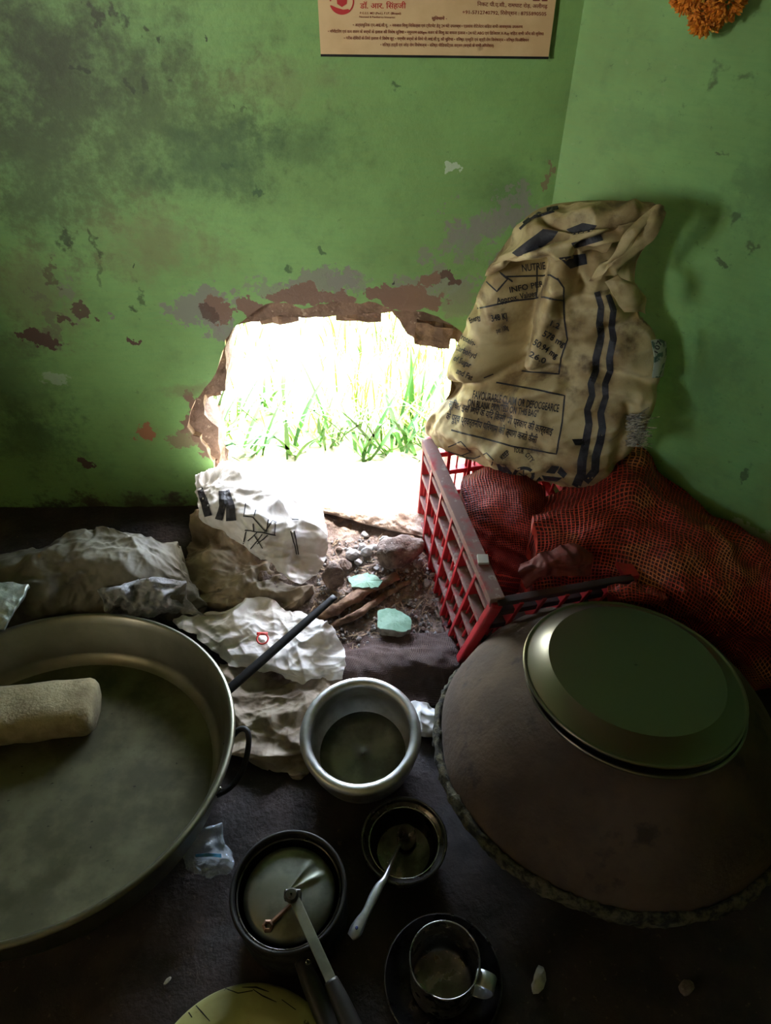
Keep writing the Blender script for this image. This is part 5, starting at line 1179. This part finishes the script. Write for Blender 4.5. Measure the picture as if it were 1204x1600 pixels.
M['marigold'] = mat('marigold_petals', srgb(226, 142, 34), srgb(196, 110, 24), 60, 0.4, 0.6, srgb(222, 184, 70), 30, 0.55, 0.65, rough=0.7, bump=0)
gar = empty('marigold_garland', tuple(Rp(1105, 10, 0.03)), 'bunch of orange marigolds hanging high on the right-hand wall', 'garland')
def marigold(c, r, seed):
    rg = np.random.default_rng(seed); V = []; F = []
    for i in range(340):
        d = rg.normal(size=3); d /= np.linalg.norm(d); x_, y_, z_ = frame_from(d); s = r * rg.uniform(0.8, 1.08); w = r * rg.uniform(0.09, 0.16); a_ = rg.uniform(0, 6.28)
        t_ = x_ * math.cos(a_) + y_ * math.sin(a_); k_ = np.cross(d, t_); b = len(V); q = c + d * r * 0.45
        V += [q, c + d * s * 0.85 + t_ * w, c + d * s + k_ * w * 0.6 + t_ * w * 0.2, c + d * s * 0.85 - t_ * w, c + d * s * 0.95 - k_ * w * 0.3]
        F += [(b, b + 1, b + 2, b + 3), (b, b + 3, b + 4, b + 1), (b + 1, b + 4, b + 3, b + 2)]
    return np.array(V), F
for i, (x, y, r, off) in enumerate([(1075, -8, 0.027, 0.035), (1104, 24, 0.029, 0.037), (1135, -2, 0.031, 0.04), (1090, -22, 0.03, 0.05), (1128, -40, 0.03, 0.04), (1085, -60, 0.03, 0.04)]):
    V, F = marigold(Rp(x, y, off), r, 160 + i); tag(obj('flower', V, F, M['marigold'], gar, smooth=False), kind='stuff')
V, F = tube([Rp(1105, 20, 0.02), Rp(1100, -60, 0.02), Rp(1105, -160, 0.01)], 0.0015, 6); obj('string', V, F, M['straw'], gar)

# ================================================================== GRASS OUTSIDE
M['grass'] = mat('long_grass', srgb(42, 92, 10), srgb(60, 108, 16), 12, rough=0.55, bump=0)
M['grass2'] = mat('meadow_grass', srgb(76, 116, 24), srgb(132, 140, 44), 3, 0.4, 0.6, rough=0.7, bump=0)
for k in ('grass', 'grass2'):
    b_ = M[k].node_tree.nodes['Principled BSDF']
def gz(x, y): return float(0.07 + 0.10 * max(0.0, y - 2.0))
def blade(base, yaw, L_, lean, w, droop):
    P = []; p = np.array(base, float); a_ = lean; st_ = 9
    for i in range(st_): P.append(p.copy()); p = p + np.array([math.cos(yaw) * math.sin(a_), math.sin(yaw) * math.sin(a_), math.cos(a_)]) * L_ / st_; a_ += droop / st_
    P = np.array(P); s = np.array([-math.sin(yaw), math.cos(yaw), 0]); V = []; F = []
    for i, q in enumerate(P):
        ww = w * (1 - (i / (st_ - 1)) ** 2 * 0.95) * (0.6 + 0.4 * min(1, i / 3)); V += [q - s * ww, q + (0, 0, -ww * 0.3), q + s * ww]
    for i in range(st_ - 1):
        for k in (0, 1): F.append((i * 3 + k, i * 3 + k + 1, (i + 1) * 3 + k + 1, (i + 1) * 3 + k))
    return np.array(V), F
rg = np.random.default_rng(23)
spots = [(-0.50, 1.68), (-0.38, 1.64), (-0.44, 1.80), (-0.26, 1.66), (-0.16, 1.70), (-0.06, 1.63), (0.03, 1.66), (0.12, 1.64), (0.20, 1.68), (-0.60, 1.85), (-0.33, 1.88), (0.1, 1.8)]
for i, (x, y) in enumerate(spots):
    y -= 0.055
    cl = empty('grass_clump', (x, y, gz(x, y)), 'clump of long green grass blades outside the broken hole', 'grass', 'grass clumps outside the hole')
    for k in range(13):
        V, F = blade((x + rg.normal() * 0.02, y + rg.normal() * 0.02, gz(x, y) - 0.01), rg.uniform(0, 6.28), rg.uniform(0.16, 0.40), rg.uniform(0.25, 1.0), rg.uniform(0.004, 0.009), rg.uniform(0.3, 1.5))
        V[:, 1] = np.maximum(V[:, 1], WY + 0.10); obj('grass_blade', V, F, M['grass'], cl)
MV = []; MF = []
for i in range(7000):
    y = 1.64 + 2.6 * rg.uniform() ** 1.3; x = rg.uniform(-1.0, 0.62) * (0.3 + 0.4 * y)
    if vnoise(np.array([[x * 3, y * 3, 0.5]]), 77)[0] < -0.15 and rg.uniform() < 0.8: continue
    V, F = blade((x, y, gz(x, y) - 0.01), rg.uniform(0, 6.28), rg.uniform(0.05, 0.2), rg.uniform(0.1, 0.8), rg.uniform(0.0012, 0.004), rg.uniform(0.2, 1.4)); V[:, 1] = np.maximum(V[:, 1], WY + 0.15); V[:, 0] = np.minimum(V[:, 0], 0.3 + 1.2 * np.maximum(V[:, 1] - 1.6, 0))
    b = len(MV); MV += list(V); MF += [tuple(k + b for k in f) for f in F]
tag(obj('meadow_grass', MV, MF, M['grass2']), 'thin sunlit grass and weeds covering the ground outside the hole', 'grass', kind='stuff')
